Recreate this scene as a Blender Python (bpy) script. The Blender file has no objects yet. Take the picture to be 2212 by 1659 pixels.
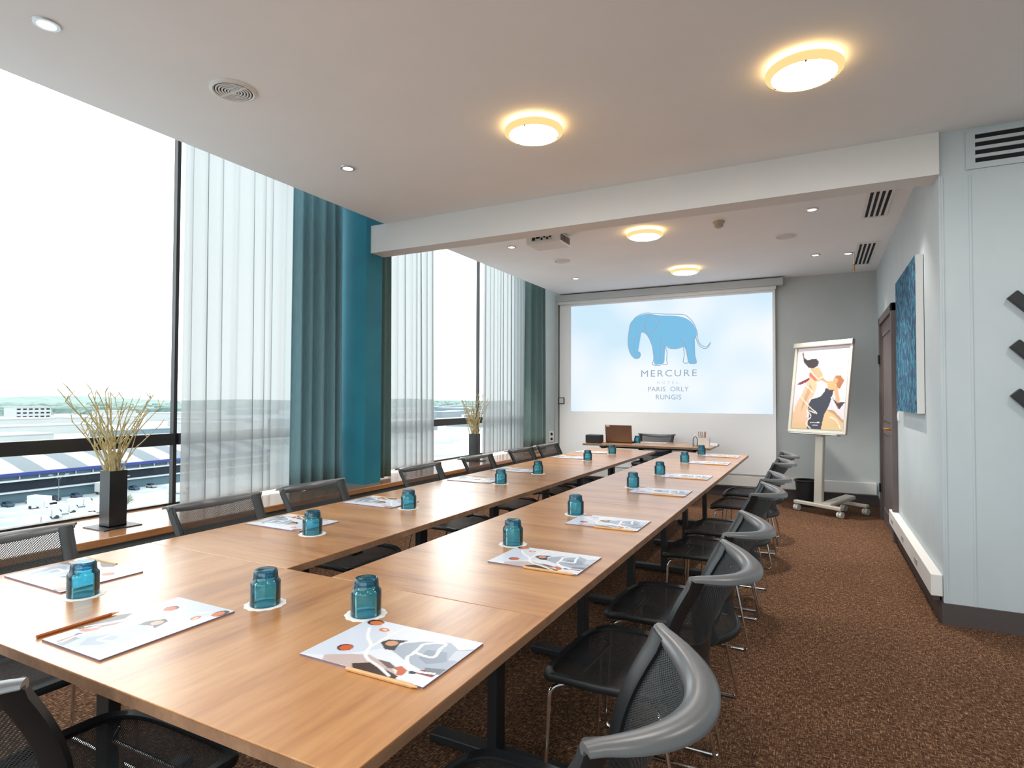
import bpy, bmesh, math, random
from mathutils import Vector, Matrix
import numpy as np
PI = math.pi
rnd = random.Random(7)
scene = bpy.context.scene
COL = scene.collection

# ---------------------------------------------------------------- camera
F_PX = 1282.2
cam_d = bpy.data.cameras.new('camera'); cam = bpy.data.objects.new('camera', cam_d); COL.objects.link(cam)
cam_d.sensor_fit = 'HORIZONTAL'; cam_d.sensor_width = 36.0; cam_d.lens = F_PX / 2212 * 36.0
cam_d.clip_start = 0.05; cam_d.clip_end = 8000
YAW, PITCH, ROLL = math.radians(27.28), math.radians(1.341), 0.0037
fw = Vector((-math.sin(YAW)*math.cos(PITCH), math.cos(YAW)*math.cos(PITCH), math.sin(PITCH)))
rt = Vector((math.cos(YAW), math.sin(YAW), 0)); up = rt.cross(fw)
rt, up = rt*math.cos(ROLL)+up*math.sin(ROLL), up*math.cos(ROLL)-rt*math.sin(ROLL)
m = Matrix((rt, up, -fw)).transposed().to_4x4(); m.translation = (0, 0, 1.35)
cam.matrix_world = m
scene.camera = cam

# ---------------------------------------------------------------- sky, exposure
SKY = 1.3
world = bpy.data.worlds.new('overcast_sky'); scene.world = world; world.use_nodes = True
bg = world.node_tree.nodes['Background']; bg.inputs[0].default_value = (0.93, 0.985, 1.0, 1); bg.inputs[1].default_value = SKY
vs = scene.view_settings
vs.view_transform = 'Standard'; vs.look = 'None'; vs.gamma = 1.0; vs.use_curve_mapping = False; vs.exposure = 1.66
scene.cycles.max_bounces = 7; scene.cycles.diffuse_bounces = 4; scene.cycles.glossy_bounces = 3; scene.cycles.transparent_max_bounces = 16
scene.cycles.sample_clamp_indirect = 6.0; scene.cycles.adaptive_threshold = .035; scene.cycles.caustics_reflective = False; scene.cycles.caustics_refractive = False

# room dimensions (metres)
XW = -4.36          # window glass plane
XR = 0.665          # right wall of the far part
YB = 8.75           # back wall
YF = -2.6           # wall behind the camera
XE = 3.3            # right wall of the near part
YJ = 4.40           # wall facing the camera, right of the beam
ZC = 2.98           # ceiling
ZP = 3.62           # top of the curtain pocket
XC = -3.61          # ceiling edge at the curtain pocket
ZS = 0.534          # window sill top
ZT = 0.74           # table top
for (y0, y1) in ((YF+.05, 4.3), (4.6, YB), (None, None)):
    pl = bpy.data.lights.new('window_daylight_portal', 'AREA'); pl.shape = 'RECTANGLE'; pl.size = 5.9 if y0 is None else y1-y0; pl.size_y = 2.27 if y0 is None else ZP-ZS
    po = bpy.data.objects.new('window_daylight_portal', pl); COL.objects.link(po)
    if y0 is None: po.matrix_world = Matrix.Translation((-.35, YF-.2, 1.667)) @ Matrix.Rotation(PI/2, 4, 'X')
    else: po.matrix_world = Matrix.Translation((XW-.08, (y0+y1)/2, (ZP+ZS)/2)) @ Matrix(((0,0,-1),(1,0,0),(0,1,0))).to_4x4()
    pl.cycles.is_portal = True

# ---------------------------------------------------------------- materials
MATS = {}
def srgb(r, g, b):
    f = lambda c: (c/255/12.92) if c/255 <= .04045 else ((c/255+.055)/1.055)**2.4
    return (f(r), f(g), f(b), 1)
def mat(name, col=(.5,.5,.5,1), rough=.5, metal=0., spec=.5, **kw):
    if name in MATS: return MATS[name]
    ma = bpy.data.materials.new(name); ma.use_nodes = True
    b = ma.node_tree.nodes['Principled BSDF']
    b.inputs['Base Color'].default_value = col; b.inputs['Roughness'].default_value = rough
    b.inputs['Metallic'].default_value = metal; b.inputs['Specular IOR Level'].default_value = spec
    for k, v in kw.items(): b.inputs[k.replace('_', ' ')].default_value = v
    MATS[name] = ma; return ma
def nt(ma): return ma.node_tree.nodes, ma.node_tree.links, ma.node_tree.nodes['Principled BSDF']
def noise_mat(name, c1, c2, scale, rough=.6, stretch=(1,1,1), bump=0., bscale=None, detail=4., lo=.35, hi=.65, spec=.5, coord='Object', **kw):
    ma = mat(name, c1, rough, spec=spec, **kw); N, L, B = nt(ma)
    tc = N.new('ShaderNodeTexCoord'); mp = N.new('ShaderNodeMapping'); mp.inputs['Scale'].default_value = stretch
    L.new(tc.outputs[coord], mp.inputs[0])
    no = N.new('ShaderNodeTexNoise'); no.inputs['Scale'].default_value = scale; no.inputs['Detail'].default_value = detail
    L.new(mp.outputs[0], no.inputs['Vector'])
    cr = N.new('ShaderNodeValToRGB'); e = cr.color_ramp.elements
    e[0].position = lo; e[0].color = c1; e[1].position = hi; e[1].color = c2
    L.new(no.outputs['Fac'], cr.inputs[0]); L.new(cr.outputs[0], B.inputs['Base Color'])
    if bump:
        n2 = N.new('ShaderNodeTexNoise'); n2.inputs['Scale'].default_value = bscale or scale*4
        L.new(mp.outputs[0], n2.inputs['Vector'])
        bp = N.new('ShaderNodeBump'); bp.inputs['Strength'].default_value = bump; bp.inputs['Distance'].default_value = .004
        L.new(n2.outputs['Fac'], bp.inputs['Height']); L.new(bp.outputs[0], B.inputs['Normal'])
    return ma
def emit_mat(name, col, strength):
    if name in MATS: return MATS[name]
    ma = mat(name, (0,0,0,1), .5, spec=.2); N, L, B = nt(ma)
    B.inputs['Emission Color'].default_value = col; B.inputs['Emission Strength'].default_value = strength
    ma.cycles.emission_sampling = 'FRONT' if strength > 10 else 'NONE'
    return ma
def attr_mat(name, rough=.4, spec=.4):
    ma = mat(name, (1,1,1,1), rough, spec=spec); N, L, B = nt(ma)
    a = N.new('ShaderNodeAttribute'); a.attribute_name = 'print'; L.new(a.outputs['Color'], B.inputs['Base Color'])
    return ma

M_wall = noise_mat('wall_pale_blue_grey', srgb(190,202,208), srgb(195,206,211), 3, .85, bump=.05, bscale=220)
M_back = noise_mat('wall_grey', srgb(192,198,199), srgb(197,202,203), 3, .9, bump=.08, bscale=300)
M_ceil = noise_mat('ceiling_white', srgb(243,246,248), srgb(246,248,250), 2, .9)
M_beam = mat('beam_white', srgb(226,228,228), .8)
M_base = mat('skirting_grey_brown', srgb(78,70,70), .6)
M_white = mat('white_paint', srgb(232,232,230), .5)
M_screen = mat('screen_canvas', srgb(248,250,252), .9)
M_sillw = mat('sill_front_grey', srgb(120,128,130), .7)
M_teal = noise_mat('column_teal', srgb(30,122,144), srgb(34,130,152), 4, .6)
M_black = mat('black_metal', (.012,.013,.015,1), .45)
M_frame = mat('window_frame_dark', (.02,.02,.022,1), .4)
M_plastic = mat('chair_black_plastic', (.008,.010,.012,1), .40, spec=.5)
M_lip = mat('chair_lip_plastic', (.10,.105,.11,1), .32, spec=1.0)
M_chrome = mat('chrome', (.75,.75,.76,1), .12, metal=1.)
M_alu = mat('aluminium', (.62,.63,.64,1), .35, metal=.6)
M_door = noise_mat('door_taupe', srgb(104,94,94), srgb(98,88,88), 6, .55)
M_brass = mat('brass', srgb(200,140,60), .3, metal=.9)
M_pencil = noise_mat('pencil_wood', srgb(205,160,110), srgb(214,172,122), 40, .5)
M_pencil2 = mat('pencil_orange_wood', srgb(170,92,40), .45)
M_coast = mat('coaster_paper', srgb(238,238,236), .8)
M_paper = mat('paper_white', srgb(235,236,240), .6)
M_padedge = mat('pad_edge', srgb(120,110,130), .7)
M_print = attr_mat('printed_cover', .28, .5)
M_poster = attr_mat('printed_poster', .35, .4)
M_vaseb = noise_mat('vase_black_lacquer', (.035,.036,.037,1), (.05,.05,.052,1), 8, .28, spec=.8, Metallic=.6)
M_branch = noise_mat('dried_branch', srgb(206,198,160), srgb(170,150,96), 30, .7)
M_speaker = noise_mat('speaker_black', (.02,.03,.035,1), (.03,.042,.048,1), 200, .6)
M_laptop = noise_mat('laptop_brown_lid', srgb(112,84,66), srgb(104,76,60), 3, .35, spec=.5)
M_grilleslot = mat('vent_slot_black', (.006,.006,.008,1), .8)
M_flip = mat('flipchart_ivory', srgb(224,220,208), .4)
M_bin = mat('bin_black', (.015,.016,.018,1), .5)

def wood(name, a, b, c, rough, edge=False):
    ma = mat(name, a, rough, spec=.8, Coat_Weight=.45, Coat_Roughness=.22, Coat_IOR=1.6); N, L, B = nt(ma)
    tc = N.new('ShaderNodeTexCoord'); mp = N.new('ShaderNodeMapping'); L.new(tc.outputs['Object'], mp.inputs[0])
    mp.inputs['Scale'].default_value = (9, 1.1, 9)
    oi = N.new('ShaderNodeObjectInfo'); ad = N.new('ShaderNodeVectorMath'); ad.operation = 'ADD'
    mul = N.new('ShaderNodeVectorMath'); mul.operation = 'SCALE'; mul.inputs['Scale'].default_value = 13.
    cb = N.new('ShaderNodeCombineXYZ'); L.new(oi.outputs['Random'], cb.inputs[0]); L.new(oi.outputs['Random'], cb.inputs[1])
    L.new(cb.outputs[0], mul.inputs[0]); L.new(mp.outputs[0], ad.inputs[0]); L.new(mul.outputs[0], ad.inputs[1])
    n1 = N.new('ShaderNodeTexNoise'); n1.inputs['Scale'].default_value = 1.0; n1.inputs['Detail'].default_value = 6; n1.inputs['Distortion'].default_value = .5
    L.new(ad.outputs[0], n1.inputs['Vector'])
    n2 = N.new('ShaderNodeTexNoise'); n2.inputs['Scale'].default_value = 7.; n2.inputs['Detail'].default_value = 5
    L.new(ad.outputs[0], n2.inputs['Vector'])
    cr = N.new('ShaderNodeValToRGB'); e = cr.color_ramp.elements
    e[0].position = .30; e[0].color = b; e[1].position = .72; e[1].color = c
    q = e.new(.5); q.color = a
    mx = N.new('ShaderNodeMix'); mx.data_type = 'FLOAT'; mx.inputs[0].default_value = .35
    L.new(n1.outputs['Fac'], mx.inputs[2]); L.new(n2.outputs['Fac'], mx.inputs[3])
    L.new(mx.outputs[0], cr.inputs[0]); L.new(cr.outputs[0], B.inputs['Base Color'])
    return ma
M_oak = wood('table_oak', srgb(190,135,84), srgb(158,104,60), srgb(206,157,106), .30)
M_oakedge = wood('table_edge_oak', srgb(140,104,78), srgb(110,78,56), srgb(168,130,100), .5)
M_sill = wood('sill_wood', srgb(176,122,78), srgb(140,88,52), srgb(196,146,100), .12)

def carpet_mat():
    ma = mat('carpet_brown', srgb(96,66,50), .95, spec=.1); N, L, B = nt(ma)
    tc = N.new('ShaderNodeTexCoord')
    def ns(sc, st, det=3):
        mp = N.new('ShaderNodeMapping'); mp.inputs['Scale'].default_value = st; L.new(tc.outputs['Object'], mp.inputs[0])
        n = N.new('ShaderNodeTexNoise'); n.inputs['Scale'].default_value = sc; n.inputs['Detail'].default_value = det
        L.new(mp.outputs[0], n.inputs['Vector']); return n.outputs['Fac']
    a = ns(60, (3.2,.55,1)); b = ns(60, (.55,3.2,1)); c = ns(2.2, (1,1,1), 2)
    mxm = N.new('ShaderNodeMath'); mxm.operation = 'MAXIMUM'; L.new(a, mxm.inputs[0]); L.new(b, mxm.inputs[1])
    cr = N.new('ShaderNodeValToRGB'); e = cr.color_ramp.elements
    e[0].position = .46; e[0].color = srgb(64,44,34); e[1].position = .78; e[1].color = srgb(200,164,130)
    q = e.new(.58); q.color = srgb(114,82,61)
    L.new(mxm.outputs[0], cr.inputs[0])
    mx = N.new('ShaderNodeMix'); mx.data_type = 'RGBA'; mx.blend_type = 'MULTIPLY'; mx.inputs[0].default_value = .25
    L.new(cr.outputs[0], mx.inputs[6]); cr2 = N.new('ShaderNodeValToRGB'); L.new(c, cr2.inputs[0])
    cr2.color_ramp.elements[0].color = (.6,.6,.6,1); cr2.color_ramp.elements[0].position = .35
    cr2.color_ramp.elements[1].position = .65
    L.new(cr2.outputs[0], mx.inputs[7]); L.new(mx.outputs[2], B.inputs['Base Color'])
    bp = N.new('ShaderNodeBump'); bp.inputs['Strength'].default_value = .6; bp.inputs['Distance'].default_value = .005
    L.new(mxm.outputs[0], bp.inputs['Height']); L.new(bp.outputs[0], B.inputs['Normal'])
    return ma
M_carpet = carpet_mat()

def glass_pane():
    ma = bpy.data.materials.new('window_glass'); ma.use_nodes = True; N, L = ma.node_tree.nodes, ma.node_tree.links; N.clear()
    o = N.new('ShaderNodeOutputMaterial'); t = N.new('ShaderNodeBsdfTransparent'); t.inputs[0].default_value = (.965,.985,.98,1)
    g = N.new('ShaderNodeBsdfGlossy'); g.inputs['Roughness'].default_value = .01
    mx = N.new('ShaderNodeMixShader'); mx.inputs[0].default_value = .035
    L.new(t.outputs[0], mx.inputs[1]); L.new(g.outputs[0], mx.inputs[2]); L.new(mx.outputs[0], o.inputs[0])
    return ma
M_glass = glass_pane()
def tumbler_glass(name, col, gl=None):
    ma = bpy.data.materials.new(name); ma.use_nodes = True; N, L = ma.node_tree.nodes, ma.node_tree.links; N.clear()
    gl = gl or (col[0]*.25, col[1]*.55, col[2]*.7, 1)
    o = N.new('ShaderNodeOutputMaterial'); t = N.new('ShaderNodeBsdfTransparent'); t.inputs[0].default_value = col
    g = N.new('ShaderNodeBsdfGlossy'); g.inputs['Roughness'].default_value = .04
    f = N.new('ShaderNodeFresnel'); f.inputs[0].default_value = 1.5; mx = N.new('ShaderNodeMixShader')
    df = N.new('ShaderNodeBsdfDiffuse'); df.inputs[0].default_value = gl
    m2 = N.new('ShaderNodeMixShader'); m2.inputs[0].default_value = .10
    L.new(t.outputs[0], m2.inputs[1]); L.new(df.outputs[0], m2.inputs[2])
    L.new(f.outputs[0], mx.inputs[0]); L.new(m2.outputs[0], mx.inputs[1]); L.new(g.outputs[0], mx.inputs[2]); L.new(mx.outputs[0], o.inputs[0])
    return ma
M_tum = tumbler_glass('blue_glass', (.46,.82,.89,1)); M_tumb = tumbler_glass('blue_glass_thick_base', (.10,.42,.60,1))
M_clear = tumbler_glass('clear_bottle_plastic', (.93,.97,.98,1), (.9,.93,.95,1))
def sheer():
    ma = bpy.data.materials.new('sheer_voile'); ma.use_nodes = True; N, L = ma.node_tree.nodes, ma.node_tree.links; N.clear()
    o = N.new('ShaderNodeOutputMaterial'); t = N.new('ShaderNodeBsdfTransparent'); t.inputs[0].default_value = (1,1,1,1)
    tr = N.new('ShaderNodeBsdfTranslucent'); tr.inputs[0].default_value = (.33,.35,.355,1)
    d = N.new('ShaderNodeBsdfDiffuse'); d.inputs[0].default_value = (.55,.57,.58,1)
    a = N.new('ShaderNodeMixShader'); a.inputs[0].default_value = .35; L.new(tr.outputs[0], a.inputs[1]); L.new(d.outputs[0], a.inputs[2])
    lw = N.new('ShaderNodeLayerWeight'); lw.inputs[0].default_value = .35
    mr = N.new('ShaderNodeMapRange'); mr.inputs['To Min'].default_value = .90; mr.inputs['To Max'].default_value = .95
    L.new(lw.outputs['Facing'], mr.inputs['Value'])
    b = N.new('ShaderNodeMixShader'); L.new(mr.outputs[0], b.inputs[0]); L.new(t.outputs[0], b.inputs[1]); L.new(a.outputs[0], b.inputs[2])
    L.new(b.outputs[0], o.inputs[0]); return ma
M_sheer = sheer()
M_drape = noise_mat('drape_teal_grey', srgb(108,150,162), srgb(120,160,170), 120, .75, stretch=(1,1,.08), bump=.1, bscale=400, spec=.3, Sheen_Weight=.3)
M_drape2 = noise_mat('drape_dark_green_grey', srgb(96,124,124), srgb(106,134,132), 120, .8, stretch=(1,1,.08), spec=.3, Sheen_Weight=.3)
def mesh_fabric(name, col, hole):
    ma = mat(name, col, .6, spec=.35); N, L, B = nt(ma)
    uv = N.new('ShaderNodeUVMap'); uv.uv_map = 'uv'; sp = N.new('ShaderNodeSeparateXYZ'); L.new(uv.outputs[0], sp.inputs[0])
    def sn(o, k):
        a = N.new('ShaderNodeMath'); a.operation = 'MULTIPLY'; a.inputs[1].default_value = k; L.new(o, a.inputs[0])
        s = N.new('ShaderNodeMath'); s.operation = 'SINE'; L.new(a.outputs[0], s.inputs[0]); return s.outputs[0]
    k = 2*PI/.0068
    pr = N.new('ShaderNodeMath'); pr.operation = 'MULTIPLY'; L.new(sn(sp.outputs[0], k), pr.inputs[0]); L.new(sn(sp.outputs[1], k), pr.inputs[1])
    gt = N.new('ShaderNodeMath'); gt.operation = 'GREATER_THAN'; gt.inputs[1].default_value = hole; L.new(pr.outputs[0], gt.inputs[0])
    iv = N.new('ShaderNodeMath'); iv.operation = 'SUBTRACT'; iv.inputs[0].default_value = 1; L.new(gt.outputs[0], iv.inputs[1])
    L.new(iv.outputs[0], B.inputs['Alpha']); return ma
M_meshb = mesh_fabric('back_mesh_fabric', (.026,.031,.034,1), .28)
M_meshs = mesh_fabric('seat_mesh_fabric', (.008,.010,.012,1), .5)

# ---------------------------------------------------------------- mesh helpers
class MB:
    def __init__(s): s.v = []; s.f = []; s.flat = False
    def add(s, v, f):
        o = len(s.v); s.v += [tuple(p) for p in v]; s.f += [tuple(i+o for i in q) for q in f]; return s
    def box(s, x0, x1, y0, y1, z0, z1, ch=0.):
        if ch <= 0:
            v = [(x,y,z) for z in (z0,z1) for y in (y0,y1) for x in (x0,x1)]
            return s.add(v, [(0,2,3,1),(4,5,7,6),(0,1,5,4),(2,6,7,3),(0,4,6,2),(1,3,7,5)])
        s.flat = True; bm = bmesh.new(); bmesh.ops.create_cube(bm, size=1)
        for w in bm.verts: w.co = Vector(((x0+x1)/2+w.co.x*(x1-x0), (y0+y1)/2+w.co.y*(y1-y0), (z0+z1)/2+w.co.z*(z1-z0)))
        bmesh.ops.bevel(bm, geom=list(bm.edges), offset=ch, segments=2, affect='EDGES', profile=.5)
        bm.verts.index_update(); v = [w.co[:] for w in bm.verts]; f = [[w.index for w in q.verts] for q in bm.faces]; bm.free()
        return s.add(v, f)
    def obox(s, M, sx, sy, sz, ch=0.):
        t = MB().box(-sx/2,sx/2,-sy/2,sy/2,-sz/2,sz/2,ch); s.flat = s.flat or ch > 0; return s.add([M @ Vector(p) for p in t.v], t.f)
    def tube(s, pts, r, n=8, cap=True, closed=False):
        pts = [Vector(p) for p in pts]; k = len(pts); rs = r if isinstance(r, (list,tuple)) else [r]*k
        rings = []; nrm = None
        for i, p in enumerate(pts):
            if closed: d = (pts[(i+1)%k]-pts[i-1]).normalized()
            else: d = (pts[min(i+1,k-1)]-pts[max(i-1,0)]).normalized()
            if nrm is None: nrm = d.orthogonal().normalized()
            else:
                nrm = nrm - d*nrm.dot(d); nrm = nrm.normalized() if nrm.length > 1e-6 else d.orthogonal().normalized()
            b = d.cross(nrm)
            rings.append([p+(nrm*math.cos(2*PI*j/n)+b*math.sin(2*PI*j/n))*rs[i] for j in range(n)])
        v = [q for R_ in rings for q in R_]; f = []
        for i in range(k if closed else k-1):
            a = i*n; b2 = ((i+1)%k)*n
            for j in range(n): f.append((a+j, a+(j+1)%n, b2+(j+1)%n, b2+j))
        if cap and not closed: f += [tuple(range(n))[::-1], tuple(range((k-1)*n, k*n))]
        return s.add(v, f)
    def lathe(s, prof, n=24, c=(0,0), cap=False):
        v = []; f = []
        for (r, z) in prof:
            for j in range(n): v.append((c[0]+r*math.cos(2*PI*j/n), c[1]+r*math.sin(2*PI*j/n), z))
        for i in range(len(prof)-1):
            for j in range(n): f.append((i*n+j, i*n+(j+1)%n, (i+1)*n+(j+1)%n, (i+1)*n+j))
        if cap: f += [tuple(range(n))[::-1], tuple(range((len(prof)-1)*n, len(prof)*n))]
        return s.add(v, f)
    def grid(s, fn, nu, nv):
        v = [fn(i/nu, j/nv) for j in range(nv+1) for i in range(nu+1)]
        f = [(j*(nu+1)+i, j*(nu+1)+i+1, (j+1)*(nu+1)+i+1, (j+1)*(nu+1)+i) for j in range(nv) for i in range(nu)]
        return s.add(v, f)
    def prism(s, poly, place, t):
        # poly: 2-D outline; place(a,b,h) -> 3-D point
        n = len(poly); v = [place(a,b,0) for a,b in poly]+[place(a,b,t) for a,b in poly]
        f = [tuple(range(n))[::-1], tuple(range(n,2*n))]+[(i,(i+1)%n,n+(i+1)%n,n+i) for i in range(n)]
        return s.add(v, f)
    def mesh(s, name, m, smooth=True, ang=35):
        me = bpy.data.meshes.new(name); me.from_pydata(s.v, [], s.f); me.update()
        bm = bmesh.new(); bm.from_mesh(me); bmesh.ops.recalc_face_normals(bm, faces=bm.faces); bm.to_mesh(me); bm.free()
        if smooth and not s.flat:
            me.shade_smooth(); me.set_sharp_from_angle(angle=math.radians(ang))
        me.materials.append(m); return me
    def build(s, name, m, parent=None, smooth=True, ang=35):
        return link(name, s.mesh(name, m, smooth, ang), parent)
def link(name, me, parent=None):
    o = bpy.data.objects.new(name, me); COL.objects.link(o); o.parent = parent; return o
def tag(o, label, cat, group=None, kind=None):
    o['label'] = label; o['category'] = cat
    if group: o['group'] = group
    if kind: o['kind'] = kind
    return o
def thing(name, label, cat, loc=(0,0,0), rz=0., group=None, kind=None):
    o = bpy.data.objects.new(name, None); o.empty_display_size = .1; COL.objects.link(o)
    o.location = loc; o.rotation_euler = (0,0,rz); return tag(o, label, cat, group, kind)
def copy_tree(src, loc, rz, label, group=None):
    r = src.copy(); COL.objects.link(r); r.location = loc; r.rotation_euler = (0,0,rz); r['label'] = label
    if group: r['group'] = group
    for ch in list(src.children):
        c = ch.copy(); COL.objects.link(c); c.parent = r
        for g in list(ch.children):
            d = g.copy(); COL.objects.link(d); d.parent = c
    return r
def struct(name, mb, m, label, cat, parent=None, smooth=True):
    o = mb.build(name, m, parent, smooth)
    if parent is None: tag(o, label, cat, kind='structure')
    return o
def fillet(pts, r, n=5):
    pts = [Vector(p) for p in pts]; out = [pts[0]]
    for i in range(1, len(pts)-1):
        a, b, c = pts[i-1], pts[i], pts[i+1]; d1 = (a-b); d2 = (c-b)
        q = min(r, d1.length*.45, d2.length*.45); p1 = b+d1.normalized()*q; p2 = b+d2.normalized()*q
        for k in range(n+1):
            t = k/n; out.append(p1*(1-t)**2 + b*2*t*(1-t) + p2*t*t)
    out.append(pts[-1]); return out
def ORD(i): return ['first','second','third','fourth','fifth','sixth','seventh'][i]

# ---------------------------------------------------------------- room shell
fl = struct('floor', MB().box(XW-.1, XE, YF, YB, -.12, 0), M_carpet, 'brown flecked carpet floor of the meeting room', 'floor')
struct('ceiling', MB().box(XC, XE+.15, YF-.15, YB+.15, ZC, ZC+.5), M_ceil, 'plain white ceiling over the whole room', 'ceiling')
struct('trim_1', MB().box(XW-.12, XC, YF-.15, YB+.15, ZP, ZP+.16), M_white, 'white top of the recessed curtain pocket', 'curtain pocket')
struct('wall_back', MB().box(XW-.12, XR, YB, YB+.15, -.12, ZC+.5), M_back, 'grey end wall behind the projection screen', 'wall')
struct('wall_right', MB().box(XR, XR+.2, YJ+.2, YB+.15, -.12, ZC+.5), M_wall, 'pale blue grey side wall with the door', 'wall')
struct('wall_facing', MB().box(XR, XE+.15, YJ, YJ+.2, -.12, ZC+.5), M_wall, 'pale wall beside the beam with the air grille', 'wall')
struct('wall_side', MB().box(XE, XE+.15, YF, YJ, -.12, ZC+.5), M_wall, 'pale side wall beside the camera', 'wall')
wf = MB().box(XW-.12, XE+.15, YF-.15, YF, -.12, ZS).box(XW-.12, XE+.15, YF-.15, YF, 2.8, ZC+.5).box(XW-.12, -3.3, YF-.15, YF, ZS, 2.8).box(2.6, XE+.15, YF-.15, YF, ZS, 2.8)  # opening left for the daylight window added behind the camera
struct('wall_front', wf, M_wall, 'pale wall behind the camera, opened for the added window', 'wall', smooth=False)
struct('trim_2', MB().box(-3.77, XR, 4.37, 4.56, 2.72, ZC), M_beam, 'white boxed beam crossing the ceiling', 'beam')
struct('wall_column', MB().box(-4.30, -3.77, 4.31, 4.54, ZS, ZP), M_teal, 'teal painted column between the two windows', 'column')
# joint strips on the facing wall
tr3 = struct('trim_3', MB().box(.812,.824, YJ-.004, YJ, .125, 2.70).box(XR+.012,XR+.022, YJ-.004, YJ, .125, 2.72), M_wall, 'thin white joint strips on the pale facing wall', 'trim')
struct('baseboard_facing', MB().box(XR-.012, XE, YJ-.014, YJ, 0, .125), M_base, 'grey brown skirting under the pale facing wall', 'baseboard')
struct('baseboard_right', MB().box(XR-.014, XR, YJ, 6.62, 0, .125).box(XR-.014, XR, 7.98, YB, 0, .125), M_base, 'grey brown skirting along the door wall', 'baseboard')
struct('baseboard_back', MB().box(-3.62, XR, YB-.014, YB, 0, .135), M_base, 'dark skirting along the end wall', 'baseboard')
struct('trim_4', MB().box(-3.62, XR-.02, YB-.05, YB, .15, .30, .008), M_white, 'white boxed cable duct low on the end wall', 'trim')
struct('trim_5', MB().box(-3.715, -3.665, YB-.06, YB, ZS, ZC), M_back, 'slim grey casing beside the projection screen', 'trim')
# sill and its front
struct('wall_left', MB().box(XW-.12, -3.70, YF, YB, -.12, ZS-.045), M_sillw, 'grey parapet wall under the window sill', 'wall')
struct('trim_6', MB().box(XW-.02, -3.645, YF, YB, ZS-.045, ZS, .006), M_sill, 'brown wooden window sill running along the windows', 'window sill')
# end wall return left of the screen is the wall_back itself
def window(name, label, y0, y1, mull):
    w = thing(name, label, 'window', (XW, 0, 0), kind='structure')
    fr = MB(); zt = ZP-.02; z0 = ZS
    fr.box(-.04,.012, y0,y1, z0, z0+.014); fr.box(-.05,.03, y0,y1, zt-.04, zt); fr.box(-.05,.03, y0, y0+.04, z0, zt); fr.box(-.05,.03, y1-.04, y1, z0, zt)
    fr.build('window_frame', M_frame, w, False)
    for yy in mull: MB().box(-.03,.012, yy-.014, yy+.014, z0+.014, zt-.04).build('mullion', M_frame, w, False)
    ed = [y0+.04]+[q for yy in mull for q in (yy-.014, yy+.014)]+[y1-.04]
    for i in range(0, len(ed), 2):
        MB().box(-.05,.035, ed[i], ed[i+1], .985, 1.073, .004).build('transom', M_frame, w)
        for (a, b) in ((z0+.014, .985), (1.073, zt-.04)):
            MB().add([(-.01, ed[i], a), (-.01, ed[i+1], a), (-.01, ed[i+1], b), (-.01, ed[i], b)], [(0,1,2,3)]).build('pane', M_glass, w, False)
    return w
window('window_1', 'tall window with black frame before the teal column', YF, 4.31, [-1.9, .47, 2.845])
window('window_2', 'tall window with dark frame between teal column and end wall', 4.54, YB, [7.39])
w3 = thing('added_window', 'added unseen window behind the camera, lighting the room', 'window', (0, YF-.08, 0), kind='structure')  # unseen window, added to bring more daylight into the room
for (a, b) in ((-3.3,-1.85), (-1.80,-.35), (-.30,1.15), (1.20,2.6)):
    MB().add([(a,0,ZS+.03),(b,0,ZS+.03),(b,0,2.77),(a,0,2.77)], [(0,1,2,3)]).build('pane', M_glass, w3, False)
    MB().box(b, b+.05, -.04, .04, ZS, 2.8).build('mullion', M_frame, w3, False)
MB().box(-3.3, 2.65, -.04, .04, ZS, ZS+.03).box(-3.3, 2.65, -.04, .04, 2.77, 2.8).build('window_frame', M_frame, w3, False)
MBo = MB().box(XW-.12, XW+.055, 4.27, 4.58, ZS, ZP)
struct('wall_pier', MBo, M_frame, 'dark pier behind the teal column', 'wall')

# door on the right wall
d = thing('door_1', 'taupe panelled door with brass lever in the side wall', 'door', (XR, 7.35, 0), kind='structure')
fr = MB().box(-.045, .0, -.70, -.62, 0, 2.27, .004).box(-.045, .0, .55, .63, 0, 2.27, .004).box(-.045, 0, -.70, .63, 2.19, 2.27, .004)
fr.build('door_frame', M_door, d)
leaf = MB().box(-.02, 0, -.62, .55, .01, 2.19).build('door_leaf', M_door, d, False)
for (a, b) in ((.12, 1.02), (1.12, 2.08)):
    pn = MB()
    pn.box(-.028,-.02, -.50,-.46, a, b).box(-.028,-.02, .39,.43, a, b).box(-.028,-.02, -.50,.43, a, a+.04).box(-.028,-.02, -.50,.43, b-.04, b)
    pn.build('panel_moulding', M_door, leaf, False)
MB().box(-.03,-.02, -.60,-.52, .98, 1.20, .003).build('lock_plate', M_brass, leaf)
MB().box(-.04,-.03, -.59,-.53, 1.14, 1.26, .003).build('card_reader', M_black, leaf)
MB().tube(fillet([(-.02,-.56,1.06), (-.085,-.56,1.06), (-.085,-.40,1.06)], .02), .011).build('lever_handle', M_brass, d)
for z in (.3, 1.75): MB().tube([(-.05,.55,z), (-.05,.55,z+.1)], .01).build('hinge', M_black, d)

# low baseboard heater along the right wall
h = thing('baseboard_heater', 'long white low wall heater below the blue picture', 'heater', (XR, 4.42, 0))
MB().box(-.062, -.001, 0, 2.40, .155, .285, .004).build('casing', M_white, h)
for yy in (.55, 1.3, 2.05): MB().box(-.066,-.062, yy, yy+.12, .20, .235, .001).build('socket', M_alu, h)
MB().box(-.05, -.015, .02, 2.38, .126, .155).build('bracket_rail', M_base, h, False)

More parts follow.
